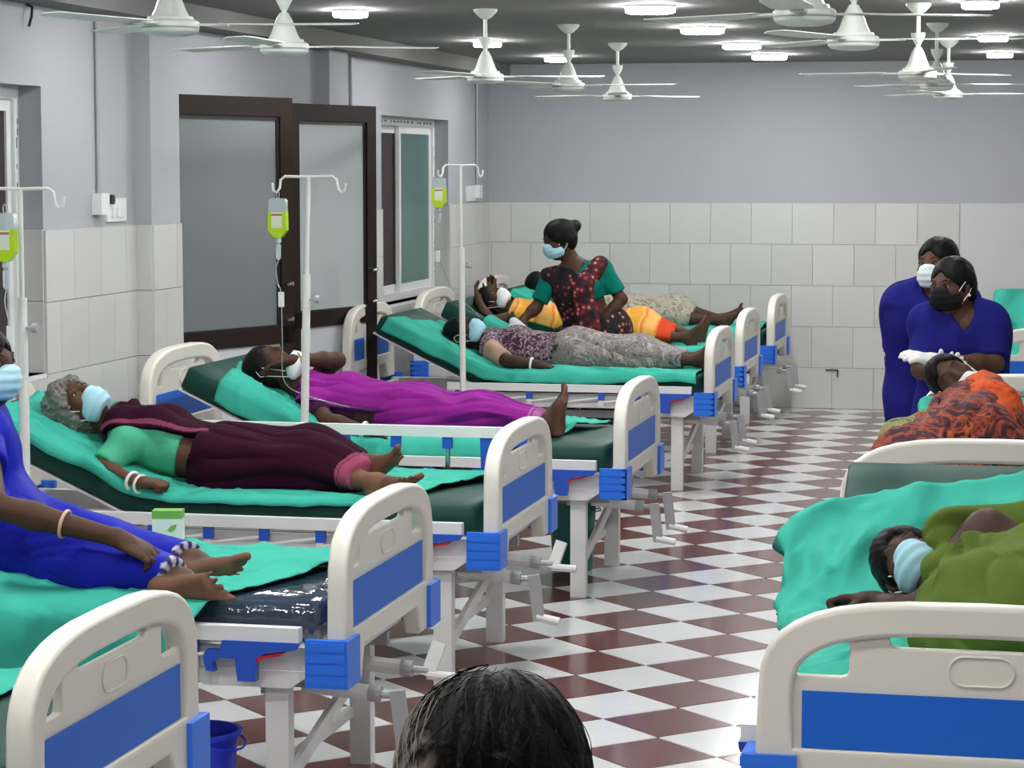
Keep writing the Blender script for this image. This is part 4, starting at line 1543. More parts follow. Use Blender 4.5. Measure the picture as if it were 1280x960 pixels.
    def headp(s, g=0.0):
        z = s.z
        A = np.array([s.hr, s.hu, s.hf])
        h = s.hp
        P = [E(h(0, 0.028, -0.014), A, np.array([0.074, 0.084, 0.094]) * z + g, 0.03), E(h(0, -0.032, 0.026), A, np.array([0.060, 0.078, 0.066]) * z + g, 0.03),
             E(h(0, -0.086, 0.052), A, np.array([0.030, 0.022, 0.028]) * z + g, 0.03), C(h(-0.045, -0.055, 0.0), h(0, -0.085, 0.05), 0.022 * z, 0.020 * z, 0.03),
             C(h(0.045, -0.055, 0.0), h(0, -0.085, 0.05), 0.022 * z, 0.020 * z, 0.03),
             C(h(-0.036, 0.026, 0.076), h(0.036, 0.026, 0.076), 0.011 * z, 0.011 * z, 0.018),
             C(h(0, 0.018, 0.089), h(0, -0.024, 0.108), 0.0085 * z, 0.0125 * z, 0.012), E(h(0, -0.030, 0.097), A, np.array([0.018, 0.009, 0.012]) * z, 0.008),
             E(h(0, -0.052, 0.088), A, np.array([0.023, 0.007, 0.010]) * z, 0.006), E(h(0, -0.064, 0.085), A, np.array([0.020, 0.008, 0.010]) * z, 0.006)]
        for q in (-1, 1):
            P += [E(h(q * 0.038, -0.022, 0.062), A, np.array([0.026, 0.024, 0.022]) * z, 0.025), E(h(q * 0.076, -0.006, -0.006), A, np.array([0.010, 0.031, 0.019]) * z, 0.006),
                  C(h(q * 0.079, 0.015, -0.010), h(q * 0.076, -0.03, 0.002), 0.007 * z, 0.008 * z, 0.006)]
        P.append(C(s.neck, h(0, -0.055, -0.018), 0.052 * z + g, 0.047 * z + g, 0.03))
        return P

    def body(s):
        P = s.torso() + s.headp()
        for S in 'RL':
            P += s.arm(S) + s.hand(S) + s.leg(S) + s.foot(S)
        return P


def ground(key, clear=0.006):
    """Top of a bed's sheet as a function of position."""
    k = int(key[1])
    us = np.linspace(0, 1.93, 120)
    pr = np.array([prof_pt(u, ANG[key], MAT_T + clear) for u in us])
    if key[0] == 'L':
        xf = LB[k][0]
        return lambda P: np.interp(xf - P[:, 0], pr[:, 0], pr[:, 1])
    yf = RB[k][1]
    return lambda P: np.interp(P[:, 1] - yf, pr[:, 0], pr[:, 1])


def folds(P, c, axis, n, amp, seed, warp=1.0, ref=(0, 0, 1), noise=0.5, slow=1.2):
    a = frame(axis, ref)
    q = P - V3(c)
    ang = np.arctan2(q @ a[2], q @ a[1])
    w = fbm(P * slow, seed, 2)
    s_ = q @ a[0]
    ph = n * (ang + 0.35 * np.sin(s_ * 4 + seed)) + warp * 5.5 * w + seed
    ph2 = n * 0.55 * (ang - 0.5 * s_) + warp * 4.0 * fbm(P * 0.8, seed + 3, 2)
    rid = 1 - 2 * np.abs(np.sin(ph / 2)) ** 0.6
    rid2 = 1 - 2 * np.abs(np.sin(ph2 / 2)) ** 0.6
    mix = 0.5 + 0.5 * np.clip(1.6 * fbm(P * 0.9, seed + 7, 1), -1, 1)
    fine = fbm(P * 3.5, seed + 5, 2)
    return amp * ((rid * mix + rid2 * (1 - mix)) * (0.55 + 0.45 * w) + noise * 1.3 * fine)


def person(label, pose=None):
    return thing('person', label, 'person', (0, 0, 0))


M_SKIN = {}


def skin(tone):
    key = 'skin %.3f %.3f %.3f' % tone
    return mat(key, tone, 0.55, spec=0.2, attr=True, var=0.10, vscale=25, bump=0.05, bscale=120)


M_HAIR = mat('black hair', (0.006, 0.0055, 0.0055), 0.5, spec=0.12, bump=0.35, bscale=90)
M_GREYHAIR = mat('grey hair', (0.17, 0.16, 0.135), 0.6, bump=0.8, bscale=70, var=0.6, vscale=45)
M_MASK = mat('pale blue surgical mask', (0.40, 0.66, 0.76), 0.75, spec=0.2)
M_MASKW = mat('white surgical mask', (0.72, 0.77, 0.79), 0.75, spec=0.2)
M_MASKB = mat('black cloth mask', (0.008, 0.008, 0.009), 0.8, spec=0.2)
M_STRAP = mat('white elastic', (0.75, 0.75, 0.73), 0.7)
M_EYEW = mat('eye white', (0.62, 0.58, 0.54), 0.25)
M_IRIS = mat('dark iris', (0.012, 0.007, 0.005), 0.12)
M_BROWS = mat('black eyebrow', (0.012, 0.010, 0.009), 0.7)
M_LATEX = mat('white latex glove', (0.70, 0.70, 0.66), 0.5, spec=0.4)


def bodymesh(t, f, h, tone, post=None, light_soles=1.7):
    def col(v):
        c = np.ones((len(v), 3))
        for S in 'RL':
            tt, dn = f.ft[S]
            A = getattr(f, 'an' + S)
            q = v - A
            m = np.clip((q @ dn - 0.045 * f.z) / 0.022, 0, 1) * (np.linalg.norm(q, axis=1) < 0.22)
            c *= (1 + (light_soles - 1) * m)[:, None]
        # lips a little darker and redder
        q = (v - f.head) / f.z
        m = (np.abs(q @ f.hr) < 0.024) & (np.abs(q @ f.hu + 0.058) < 0.013) & (q @ f.hf > 0.08)
        c[m] *= (0.95, 0.62, 0.6)
        return c
    return skin_mesh('body', f.body(), h, skin(tone), t, post, col)


def uvball(bm, c, r, A=None, seg=12, rings=8):
    vs = []
    for i in range(rings + 1):
        a = PI * i / rings
        vs.append([bm.verts.new(Vector(c) + Vector((r * math.sin(a) * math.cos(2 * PI * k / seg), r * math.sin(a) * math.sin(2 * PI * k / seg), r * math.cos(a))))
                   for k in range(seg if 0 < i < rings else 1)])
    for i in range(rings):
        for k in range(seg):
            a, b = vs[i], vs[i + 1]
            q = [a[k % len(a)], b[k % len(b)], b[(k + 1) % len(b)], a[(k + 1) % len(a)]]
            u = []
            for x in q:
                if x not in u:
                    u.append(x)
            if len(u) > 2:
                bm.faces.new(u)
    return bm


def face_bits(t, f, closed=False):
    for q in (-1, 1):
        if not closed:
            e = obj('eye', uvball(BM(), f.hp(q * 0.032, 0.006, 0.0726), 0.0135 * f.z), M_EYEW, t, smooth=True)
            obj('iris', uvball(BM(), f.hp(q * 0.032, 0.004, 0.0808), 0.0072 * f.z, None, 10, 6), M_IRIS, e, smooth=True)
            obj('eyelid', tube(BM(), [f.hp(q * 0.018, 0.010, 0.086), f.hp(q * 0.032, 0.017, 0.089), f.hp(q * 0.048, 0.009, 0.081)], 0.0035 * f.z, 6), M_BROWS, t, smooth=True)
        else:
            obj('eyelid', tube(BM(), [f.hp(q * 0.018, 0.002, 0.084), f.hp(q * 0.032, -0.002, 0.084), f.hp(q * 0.048, 0.002, 0.078)], 0.0030 * f.z, 6), M_BROWS, t, smooth=True)
        obj('eyebrow', tube(BM(), [f.hp(q * 0.014, 0.029, 0.0875), f.hp(q * 0.034, 0.036, 0.085), f.hp(q * 0.054, 0.028, 0.070)], [0.003 * f.z, 0.004 * f.z, 0.002 * f.z], 6), M_BROWS, t, smooth=True)


def hairmesh(t, f, h, m=None, bun=None, braid=None, seed=1, line=0.048, extra=(), curly=0.0, g=0.011):
    z = f.z
    A = np.array([f.hr, f.hu, f.hf])
    P = [E(f.hp(0, 0.028, -0.016), A, np.array([0.074, 0.085, 0.094]) * z + g, 0.02), E(f.hp(0, -0.02, -0.040), A, np.array([0.072, 0.070, 0.060]) * z + g * 0.8, 0.03)]
    if bun is not None:
        P.append(E(f.hp(*bun[0]), A, np.array(bun[1]) * z, 0.025))
    if braid is not None:
        for a, b in zip(braid[:-1], braid[1:]):
            P.append(C(V3(a), V3(b), 0.024 * z, 0.020 * z, 0.015))
    P += list(extra)

    def post(Q, d):
        q = (Q - f.head) / z
        r, u, w = q @ f.hr, q @ f.hu, q @ f.hf
        face = w * 0.86 - u * 0.50 - line + 0.010 * np.cos(r * 70) * (np.abs(r) < 0.05)
        keep = np.maximum(d, face * 0.8 * z)
        if bun is not None or braid is not None or extra:
            far = (np.sqrt(r * r + u * u + w * w) > 0.145)
            keep = np.where(far, d, keep)
        st = np.sin(r * 260 + 6 * fbm(Q * 6, seed, 2)) * 0.0016 + fbm(Q * 9, seed, 2) * (0.0025 + curly * 0.007) + curly * 0.008 * np.sin(r * 190 + 5 * fbm(Q * 7, seed + 1, 2)) * np.sin(u * 170 + w * 120 + 4 * fbm(Q * 8, seed + 2, 2))
        return keep + st * z
    return skin_mesh('hair', P, h, m or M_HAIR, t, post)


def maskmesh(t, f, h, m=None, straps=True, low=0.0, tall=0.055):
    z = f.z
    A = np.array([f.hr, f.hu, f.hf])
    P = [E(f.hp(0, -0.048 - low, 0.066), A, np.array([0.062, 0.056, 0.056]) * z, 0.02), E(f.hp(0, -0.022 - low, 0.098), A, np.array([0.026, 0.028, 0.024]) * z, 0.03),
         E(f.hp(0, -0.060 - low, 0.040), A, np.array([0.073, 0.045, 0.050]) * z, 0.02)]

    def post(Q, d):
        q = (Q - f.head) / z
        u, w = q @ f.hu + low, q @ f.hf
        d = np.maximum(d, (0.012 - w) * z * 0.9)
        d = np.maximum(d, (np.abs(u + 0.045) - tall) * z * 0.9)
        return d + 0.0022 * np.sin(u * 230) * z
    o = skin_mesh('face_mask', P, h, m or M_MASK, t, post)
    if straps:
        for q in (-1, 1):
            pts = [f.hp(q * 0.066, -0.020 - low, 0.045), f.hp(q * 0.078, 0.012, 0.018), f.hp(q * 0.084, 0.026, -0.008), f.hp(q * 0.088, 0.0, -0.022), f.hp(q * 0.080, -0.034, -0.006), f.hp(q * 0.066, -0.074 - low, 0.036)]
            obj('mask_strap', tube(BM(), pts, 0.0022, 6), M_STRAP, o, smooth=True)
    return o


def bangle(t, f, S, m, frac=0.12, r=0.032, w=0.004, name='bangle'):
    el, wr = getattr(f, 'el' + S), getattr(f, 'wr' + S)
    c = wr + (el - wr) * frac
    a = frame(wr - el, (0, 0, 1))
    pts = [c + (a[1] * math.cos(q) + a[2] * math.sin(q)) * r * f.z for q in np.linspace(0, 2 * PI, 21)]
    return obj(name, tube(BM(), pts, w, 8, False), m, t, smooth=True)


def skirt_prims(f, g=0.02, hem=0.85, k=0.10):
    P = f.pelvis(g, k)
    e = {}
    for S in 'RL':
        hip, kn, an = (getattr(f, a + S) for a in ('hip', 'kn', 'an'))
        e[S] = kn + (an - kn) * hem
        P += [C(hip, kn, 0.082 * f.z + g, 0.058 * f.z + g, k), C(kn, e[S], 0.056 * f.z + g, 0.036 * f.z + g * 0.4, k)]
    P += [C((f.hipR + f.hipL) / 2, (f.knR + f.knL) / 2, 0.07 * f.z + g, 0.05 * f.z + g, k), C((f.knR + f.knL) / 2, (e['R'] + e['L']) / 2, 0.05 * f.z + g, 0.022 * f.z + g * 0.3, k)]
    return P, (e['R'] + e['L']) / 2, unit((f.anR + f.anL) - (f.knR + f.knL))



# ------------------------------------------------------------------ each person


def settle(t, base):
    t.location = base
    for ch in t.children:
        ch.location = (-base[0], -base[1], -base[2])


def cloth(name, col, rough=0.85, var=0.08, bump=0.15, bscale=60, crease=(5.0, (0.5, 1, 1), 0.05)):
    return mat(name, col, rough, spec=0.06, var=var, vscale=12, bump=bump, bscale=bscale, attr=True, crease=crease)


def rgb(v, c):
    return np.tile(np.array(c, float), (len(v), 1))


def blouse(t, f, h, m, low=0.07, sleeve=0.75, g=0.008, arms='RL', post0=None, name='blouse', neck=True):
    P = f.torso(g, 0.05, False)
    for S in arms:
        P += f.arm(S, g + 0.004, 0.03, sleeve)
    c = f.chest - f.up * low

    def post(Q, d):
        d = np.maximum(d, -((Q - c) @ f.up))
        if neck:
            d = np.maximum(d, (Q - f.neck) @ unit(f.up * 0.8 - f.front * 0.1) + 0.025 - 0.02)
            q = Q - f.neck
            d = np.maximum(d, 0.062 * f.z - np.linalg.norm(q - np.outer(q @ f.up, f.up) * 0.4 - f.front * 0.035, axis=1))
        for S in arms:
            sh, el = getattr(f, 'sh' + S), getattr(f, 'el' + S)
            u = unit(el - sh)
            e = sh + (el - sh) * sleeve
            near = np.linalg.norm(Q - e, axis=1) < 0.09
            d = np.where(near, np.maximum(d, (Q - e) @ u), d)
        d = d + 0.003 * fbm(Q * 4, 7, 2)
        return d if post0 is None else post0(Q, d)
    return skin_mesh(name, P, h, m, t, post, lambda v: np.ones((len(v), 3)))


def skirt(t, f, h, m, n=22, amp=0.007, seed=1, hem=0.82, g=0.02, k=0.10, post0=None, band=None, bandw=0.07, name='sari_skirt', warp=1.0, extra=(), top=0.10, hemcut=True, bandcut=None):
    P, hc, hd = skirt_prims(f, g, hem, k)
    P = P + list(extra)
    ax = unit((f.anR + f.anL) / 2 - f.pel)
    cen = (f.pel + (f.knR + f.knL) / 2) / 2

    def post(Q, d):
        d = d + folds(Q, cen, ax, n, amp, seed, warp, ref=f.front) * np.clip(((hc - Q) @ hd) / 0.30, 0.3, 1.0)
        if hemcut:
            d = np.maximum(d, (Q - hc) @ hd - 0.03 + 0.012 * fbm(Q * 3, seed + 2, 1))
        d = np.maximum(d, (Q - f.pel) @ f.up - top)
        return d if post0 is None else post0(Q, d)

    def col(v):
        c = np.ones((len(v), 3))
        if band is not None:
            s_ = (v - hc) @ hd
            c[s_ > 0.03 - bandw] = band
            c[(s_ > 0.03 - bandw * 0.75) & (s_ < 0.03 - bandw * 0.6)] = np.array(band) * 0.45
        return c
    return skin_mesh(name, P, h, m, t, post, col, relax=0.2)


def pallu(t, f, h, m, nrm, off, amp=0.006, seed=3, g=0.020, n=16, stripe=None, sw=0.022, post0=None, lowcut=0.16, highcut=None, name='sari_drape', extra=(), axis=None, sleeves=''):
    P = f.torso(g, 0.07, True) + list(extra)
    for S in sleeves:
        P += f.arm(S, g, 0.05, 0.8)
    nv = unit(nrm)
    mid = (f.chest + f.pel) / 2
    ax = f.up if axis is None else unit(axis)

    def post(Q, d):
        d = d + folds(Q, mid - f.front * 0.1, ax, n, amp, seed, 1.2, ref=f.front)
        e = (Q - mid) @ nv - off
        d = np.maximum(d, -e * 0.8 + 0.008 * fbm(Q * 3, seed, 1))
        d = np.maximum(d, -((Q - f.pel) @ f.up) - lowcut)
        d = np.maximum(d, (Q - f.neck) @ f.up - (0.015 if highcut is None else highcut))
        return d if post0 is None else post0(Q, d)

    def col(v):
        c = np.ones((len(v), 3))
        if stripe is not None:
            e = (v - mid) @ nv - off
            c[(e > 0.004) & (e < 0.004 + sw)] = stripe
        return c
    return skin_mesh(name, P, h, m, t, post, col, relax=0.2)


def on(key, clear=0.006):
    gr = ground(key, clear)
    return lambda Q, d: np.maximum(d, gr(Q) - Q[:, 2])


TONE = (0.085, 0.040, 0.024)

# --- grey haired woman in the maroon sari
t = person('elderly grey haired woman lying masked in a dark maroon sari and green blouse')
f = Fig(POSES['maroon'], (0.40, -0.50, 0.75), (-0.88, 0.02, 0.42), 0.93, (1.5, 0.5), (((1, 0.05, 0)), None), ((((0.80, -0.20, 0.55)), (0.62, -0.45, -0.62)), ((0.72, -0.15, 0.68), (0.70, -0.40, -0.6))),
        ((0.0, 0.1, -1), None))
gp = on('L3')
bodymesh(t, f, 0.0062, (0.10, 0.046, 0.026), gp)
face_bits(t, f)
M = hairmesh(t, f, 0.006, M_GREYHAIR, seed=2, curly=1.0, g=0.026, line=0.040, extra=[E(f.hp(-0.02, 0.06, -0.05), np.array([f.hr, f.hu, f.hf]), [0.085, 0.075, 0.075], 0.04)])
maskmesh(t, f, 0.006, low=0.022, tall=0.046)
blouse(t, f, 0.0075, cloth('mint blouse cloth', (0.075, 0.40, 0.235)), low=0.13, sleeve=0.88, post0=gp, g=0.012)
M_MAROON = cloth('maroon sari cloth', (0.026, 0.004, 0.013), crease=(5.0, (0.35, 1, 1), 0.08))
PINK = (7, 11.0, 6.5)
skirt(t, f, 0.0058, M_MAROON, 14, 0.011, 4, 0.80, 0.022, 0.10, gp, (10.0, 14.0, 8.0), 0.04)
pallu(t, f, 0.0058, M_MAROON, f.front * 0.75 - f.right * 0.62 + f.up * 0.22, 0.0, 0.010, 5, 0.024, 12, PINK, 0.02, gp, highcut=0.03)
bangle(t, f, 'R', M_STRAP, 0.10, 0.033, 0.006, 'wrist_tape')
bangle(t, f, 'R', M_STRAP, -0.12, 0.034, 0.005, 'wrist_tape')
bangle(t, f, 'L', M_STRAP, 0.10, 0.030, 0.004)
settle(t, (-2.8, 8.35, 0.65))

# --- woman in the purple sari, arm over her brow
t = person('woman lying in a bright purple sari with one arm across her brow')
f = Fig(POSES['purple'], (0.35, -0.25, 0.90), (-0.92, 0.0, 0.35), 0.95, (0.5, 0.7), (None, (-0.9, -0.25, -0.25)), (((0.15, -0.05, 1), (1, 0.05, -0.15)), ((0.10, 0.10, 1), (1, 0.05, -0.12))), (None, (0.15, -0.1, -1)))
gp = on('L4')
bodymesh(t, f, 0.0075, (0.065, 0.030, 0.019), gp, 1.5)
face_bits(t, f, True)
hairmesh(t, f, 0.007, seed=3, bun=((0, 0.05, -0.075), (0.055, 0.055, 0.05)))
maskmesh(t, f, 0.007, M_MASKW, low=0.080, tall=0.034)
M_PURPLE = cloth('purple sari cloth', (0.235, 0.016, 0.225), 0.75, crease=(8.0, (0.22, 1, 1), 0.10))
blouse(t, f, 0.008, cloth('dark plum blouse', (0.05, 0.012, 0.045)), low=0.10, sleeve=0.65, post0=gp, g=0.003)
skirt(t, f, 0.005, M_PURPLE, 24, 0.016, 7, 0.86, 0.022, 0.10, gp, (1.35, 6.0, 1.2), 0.05, warp=0.8)
pallu(t, f, 0.005, M_PURPLE, f.front * 0.9 - f.right * 0.25 + f.up * 0.1, -0.02, 0.014, 8, 0.018, 20, (1.3, 5.0, 1.2), 0.008, gp, highcut=0.0, extra=[E(f.chest * 0.4 + f.pel * 0.6 + f.front * 0.03, np.array([f.right, f.front, f.up]), [0.14, 0.09, 0.2], 0.08)])
obj('earring', uvball(BM(), f.hp(-0.083, -0.045, -0.004), 0.007), M_STRAP, t, smooth=True)
bangle(t, f, 'L', mat('gold bangle', (0.5, 0.32, 0.08), 0.3, metal=0.8), 0.12)
bangle(t, f, 'R', M_STRAP, 0.06, 0.034, 0.008, 'wrist_tape')
settle(t, (-2.7, 10.15, 0.65))

# --- patient with the bandaged arm
t = person('masked woman lying in a grey batik sari with beige sleeve on the steep bed')
f = Fig(POSES['bandage'], (0.50, -0.42, 0.75), (-0.88, 0.0, 0.42), 0.96, (0.4, 0.4), (None, None), (((0.25, -0.1, 1), (1, -0.05, -0.25)), ((0.15, 0.1, 1), (1, 0.0, -0.2))), minr=0.0075)
gp = on('L5')
bodymesh(t, f, 0.0095, (0.055, 0.027, 0.018), gp, 1.3)
face_bits(t, f)
hairmesh(t, f, 0.009, seed=4, bun=((0, 0.06, -0.07), (0.06, 0.055, 0.055)))
maskmesh(t, f, 0.008, low=0.022, tall=0.046)
M_BATIK = mat_print('grey batik cloth', [(0.035, 0.03, 0.035), (0.26, 0.23, 0.215), (0.12, 0.105, 0.11), (0.36, 0.33, 0.31), (0.05, 0.03, 0.045)], 9, [0.30, 0.44, 0.52, 0.60, 0.72], 0.5)
M_BATIKD = mat_print('plum batik cloth', [(0.02, 0.015, 0.025), (0.10, 0.02, 0.06), (0.35, 0.32, 0.32), (0.03, 0.025, 0.04)], 22, [0.35, 0.48, 0.56, 0.64], 0.5)
blouse(t, f, 0.010, cloth('beige sleeve cloth', (0.46, 0.29, 0.215)), low=0.10, sleeve=0.85, post0=gp, g=0.012)
skirt(t, f, 0.008, M_BATIK, 16, 0.014, 9, 0.70, 0.026, 0.11, gp)
pallu(t, f, 0.010, M_BATIKD, f.front * 0.9 - f.right * 0.1 + f.up * 0.0, -0.07, 0.007, 10, 0.026, 16, None, 0, gp)
bangle(t, f, 'R', M_STRAP, 0.10, 0.036, 0.007, 'wrist_tape')
settle(t, (-2.7, 13.5, 0.65))

# --- patient in orange, hand to the brow
t = person('masked woman lying in a yellow orange sari, hand raised to her brow')
f = Fig(POSES['orange'], (0.50, -0.35, 0.78), (-0.88, 0.0, 0.42), 0.94, (0.5, 0.15), ((-0.3, 0.2, 0.9), (-0.1, 0.1, 1)), (((0.35, -0.1, 0.9), (1, -0.1, -0.35)), ((0.25, 0.1, 0.95), (1, 0.0, -0.25))), ((0.8, 0.1, 0.3), (0.5, -0.8, 0)), minr=0.0085)
gp = on('L6')
bodymesh(t, f, 0.0105, (0.075, 0.036, 0.022), gp, 1.3)
face_bits(t, f)
hairmesh(t, f, 0.010, seed=5, bun=((0, 0.05, -0.08), (0.055, 0.055, 0.05)))
maskmesh(t, f, 0.009, M_MASKW, low=0.022, tall=0.046)
M_ORANGE = mat_print('striped orange sari cloth', [(0.62, 0.30, 0.03), (0.75, 0.42, 0.08), (0.60, 0.14, 0.03), (0.74, 0.38, 0.10)], 4.5, [0.2, 0.45, 0.6, 0.85], 0.15, kind='wave', stretch=(0.3, 1, 1.4))
blouse(t, f, 0.011, cloth('dark green blouse', (0.012, 0.09, 0.05)), low=0.10, sleeve=0.8, post0=gp, g=0.012)
skirt(t, f, 0.011, M_ORANGE, 22, 0.009, 12, 0.42, 0.028, 0.11, gp)
skirt(t, f, 0.011, cloth('vermilion border cloth', (0.55, 0.055, 0.02)), 22, 0.009, 12, 0.56, 0.026, 0.11, gp, name='sari_border', top=-0.42)
pallu(t, f, 0.011, M_ORANGE, f.front * 0.9 - f.right * 0.1, -0.03, 0.007, 13, 0.026, 18, None, 0, gp)
settle(t, (-2.7, 15.3, 0.65))

# --- patient on the farthest bed
t = person('person lying under pale grey patterned cloth on the farthest bed, feet bare')
f = Fig(POSES['beige'], (0.4, -0.2, 0.9), (-0.9, 0.0, 0.4), 0.96, (0.4, 0.4), feet=(((0.6, -0.1, 0.7), (0.8, -0.1, -0.6)), ((0.5, 0.1, 0.8), (0.9, 0.0, -0.5))), minr=0.0085)
gp = on('L7')
bodymesh(t, f, 0.0115, (0.06, 0.030, 0.020), gp, 1.2)
face_bits(t, f, True)
hairmesh(t, f, 0.011, seed=6)
M_SAND = mat_print('sand coloured patterned cloth', [(0.30, 0.27, 0.20), (0.38, 0.36, 0.29), (0.16, 0.13, 0.10), (0.34, 0.32, 0.25)], 14, [0.30, 0.5, 0.62, 0.72], 0.4)
skirt(t, f, 0.011, M_SAND, 16, 0.009, 15, 0.30, 0.030, 0.11, gp, name='lower_cloth')
pallu(t, f, 0.011, M_SAND, f.front, -0.06, 0.007, 16, 0.026, 16, None, 0, gp, name='upper_cloth', sleeves='RL')
settle(t, (-2.7, 17.1, 0.65))

# --- attendant bending over the beds
t = person('masked attendant bending over a patient in a floral black sari and teal blouse')
f = Fig(POSES['nurse'], (-0.72, -0.55, -0.42), (-0.28, -0.22, 0.93), 0.98, (0.7, 0.5), ((-0.4, -0.6, -0.5), (-0.5, -0.55, -0.35)), (((0, -1, 0), (0, 0, -1)), ((0.1, -1, 0), (0, 0, -1))), ((0.3, 0.2, -0.6), (-0.6, 0.5, -0.2)), minr=0.0075)
bodymesh(t, f, 0.0095, (0.075, 0.034, 0.021))
face_bits(t, f)
hairmesh(t, f, 0.008, seed=7, bun=((0.01, 0.035, -0.125), (0.055, 0.042, 0.050)), g=0.014)
maskmesh(t, f, 0.007)
blouse(t, f, 0.009, cloth('teal blouse cloth', (0.004, 0.17, 0.125)), low=0.10, sleeve=0.80, g=0.012)
M_FLORAL = mat_print('black floral sari cloth', [(0.42, 0.36, 0.34), (0.20, 0.018, 0.025), (0.014, 0.011, 0.014), (0.011, 0.010, 0.013)], 25, [0.10, 0.22, 0.40, 0.8], kind='cells')
M_FLORALR = mat_print('red floral sari cloth', [(0.45, 0.36, 0.34), (0.25, 0.02, 0.03), (0.10, 0.012, 0.018), (0.016, 0.010, 0.013)], 25, [0.10, 0.26, 0.45, 0.75], kind='cells')
skirt(t, f, 0.010, M_FLORAL, 16, 0.010, 18, 0.97, 0.030, 0.14, top=0.07)
pallu(t, f, 0.009, M_FLORAL, f.front * 0.55 + f.right * 0.50 - f.up * 0.15, 0.035, 0.006, 19, 0.022, 14, None, 0, highcut=0.03)
# long end of the sari falling from the left shoulder
P = [C(f.shL + f.front * 0.02 + f.up * 0.03, f.chest + f.front * 0.13 + f.right * -0.03, 0.055, 0.06, 0.05), C(f.chest + f.front * 0.13 + f.right * -0.03, f.pel + f.front * 0.14 + f.right * 0.02, 0.06, 0.08, 0.05)]
skin_mesh('sari_end', P, 0.009, M_FLORALR, t, lambda Q, d: d + folds(Q, f.chest, f.up, 30, 0.006, 20, 0.6, ref=f.front), None)
bangle(t, f, 'L', mat('gold bangle', (0.5, 0.32, 0.08), 0.3, metal=0.8), 0.10)
settle(t, (-2.65, 14.42, 0.0))
bm = BM()
wr = f.wrR + f.hd['R'] * 0.085
ve, qu = surface([C(wr + V3((-0.02, -0.01, 0.035)), wr + V3((0.045, -0.03, -0.055)), 0.030, 0.050, 0.02), C(wr, wr + V3((-0.03, -0.03, -0.02)), 0.030, 0.022, 0.02)], 0.006,
                 lambda Q, d: d + 0.008 * fbm(Q * 7, 3, 2))
bm = BM()
vv = [bm.verts.new(p) for p in ve]
for q in qu:
    try:
        bm.faces.new([vv[i] for i in q])
    except ValueError:
        pass
tag(obj('wipe_cloth', bm, mat('white cotton wipe', (0.66, 0.67, 0.72), 0.9), None, smooth=True, angle=3), 'crumpled white cloth held in the bending attendant\'s hand', 'cloth')

# --- two women in navy uniforms
M_NAVY = cloth('navy uniform cloth', (0.014, 0.014, 0.15), 0.85, bump=0.1)
M_WINE = cloth('wine trousers cloth', (0.05, 0.006, 0.022))


def tunic(t, f, h, seed, length=0.42, sleeve=0.80, vneck=0.06, g=0.020):
    A = np.array([f.right, f.front, f.up])
    P = f.torso(g, 0.06, True)
    kn = (f.knR + f.knL) / 2
    bot = f.pel + (kn - f.pel) * (length / np.linalg.norm(kn - f.pel))
    for S in 'RL':
        hip, k2 = getattr(f, 'hip' + S), getattr(f, 'kn' + S)
        P.append(C(hip, hip + (k2 - hip) * 1.25, 0.080 + g, 0.088 + g, 0.10))
        P += f.arm(S, g - 0.004, 0.04, sleeve)

    for q_ in (-1, 1):
        P.append(C(f.chest + f.right * q_ * 0.07, f.pel + f.right * q_ * 0.075 - f.up * 0.05, 0.088 + g, 0.088 + g, 0.08))

    def post(Q, d):
        d = d + folds(Q, f.pel, f.up, 9, 0.007, seed, 1.2, ref=f.front, noise=0.35)
        d = np.maximum(d, (bot - Q) @ f.up)
        q = Q - f.neck
        d = np.maximum(d, 0.050 * f.z - np.linalg.norm(q - np.outer(q @ f.up, f.up) * 0.3, axis=1))
        dep = -(q @ f.up)
        v = np.maximum(np.abs(q @ f.right) - np.clip(0.042 - dep * 0.042 / vneck, -0.05, 0.045), (0.0 - q @ f.front) + 0.01)
        d = np.maximum(d, np.where((q @ f.front > 0.0) & (dep < vneck), -v, -1))
        for S in 'RL':
            sh, el = getattr(f, 'sh' + S), getattr(f, 'el' + S)
            u = unit(el - sh)
            e = sh + (el - sh) * sleeve
            d = np.where(np.linalg.norm(Q - e, axis=1) < 0.085, np.maximum(d, (Q - e) @ u), d)
        return d
    o = skin_mesh('tunic', P, h, M_NAVY, t, post, lambda v: np.ones((len(v), 3)))
    return o


def trousers(t, f, h, m, seed):
    P = f.pelvis(0.012, 0.06)
    for S in 'RL':
        P += f.leg(S, 0.016, 0.04)
    return skin_mesh('trousers', P, h, m, t, lambda Q, d: np.maximum(d + 0.006 * fbm(Q * 4, seed, 2), (f.anR[2] + 0.02) - Q[:, 2]), lambda v: np.ones((len(v), 3)))


t = person('staff woman in navy uniform and pale mask standing behind her colleague')
f = Fig(POSES['blueback'], (-0.42, -0.88, -0.08), (-0.05, 0.02, 1), 0.97, (0.5, 0.5), (None, None), (((-0.2, -1, 0), (0, 0, -1)), ((-0.1, -1, 0), (0, 0, -1))), (None, None), minr=0.0065)
bodymesh(t, f, 0.0085, (0.105, 0.050, 0.030))
face_bits(t, f)
hairmesh(t, f, 0.007, seed=8, bun=((0, 0.0, -0.105), (0.05, 0.05, 0.035)), line=0.040, g=0.012)
maskmesh(t, f, 0.0065, M_MASKW)
obj('forehead_dot', uvball(BM(), f.hp(0, 0.040, 0.0835), 0.0042), mat('vermilion dot', (0.5, 0.02, 0.01), 0.6), t, smooth=True)
tunic(t, f, 0.0085, 22, 0.20, 0.98)
trousers(t, f, 0.010, M_WINE, 23)
settle(t, (f.pel[0], f.pel[1], 0.0))

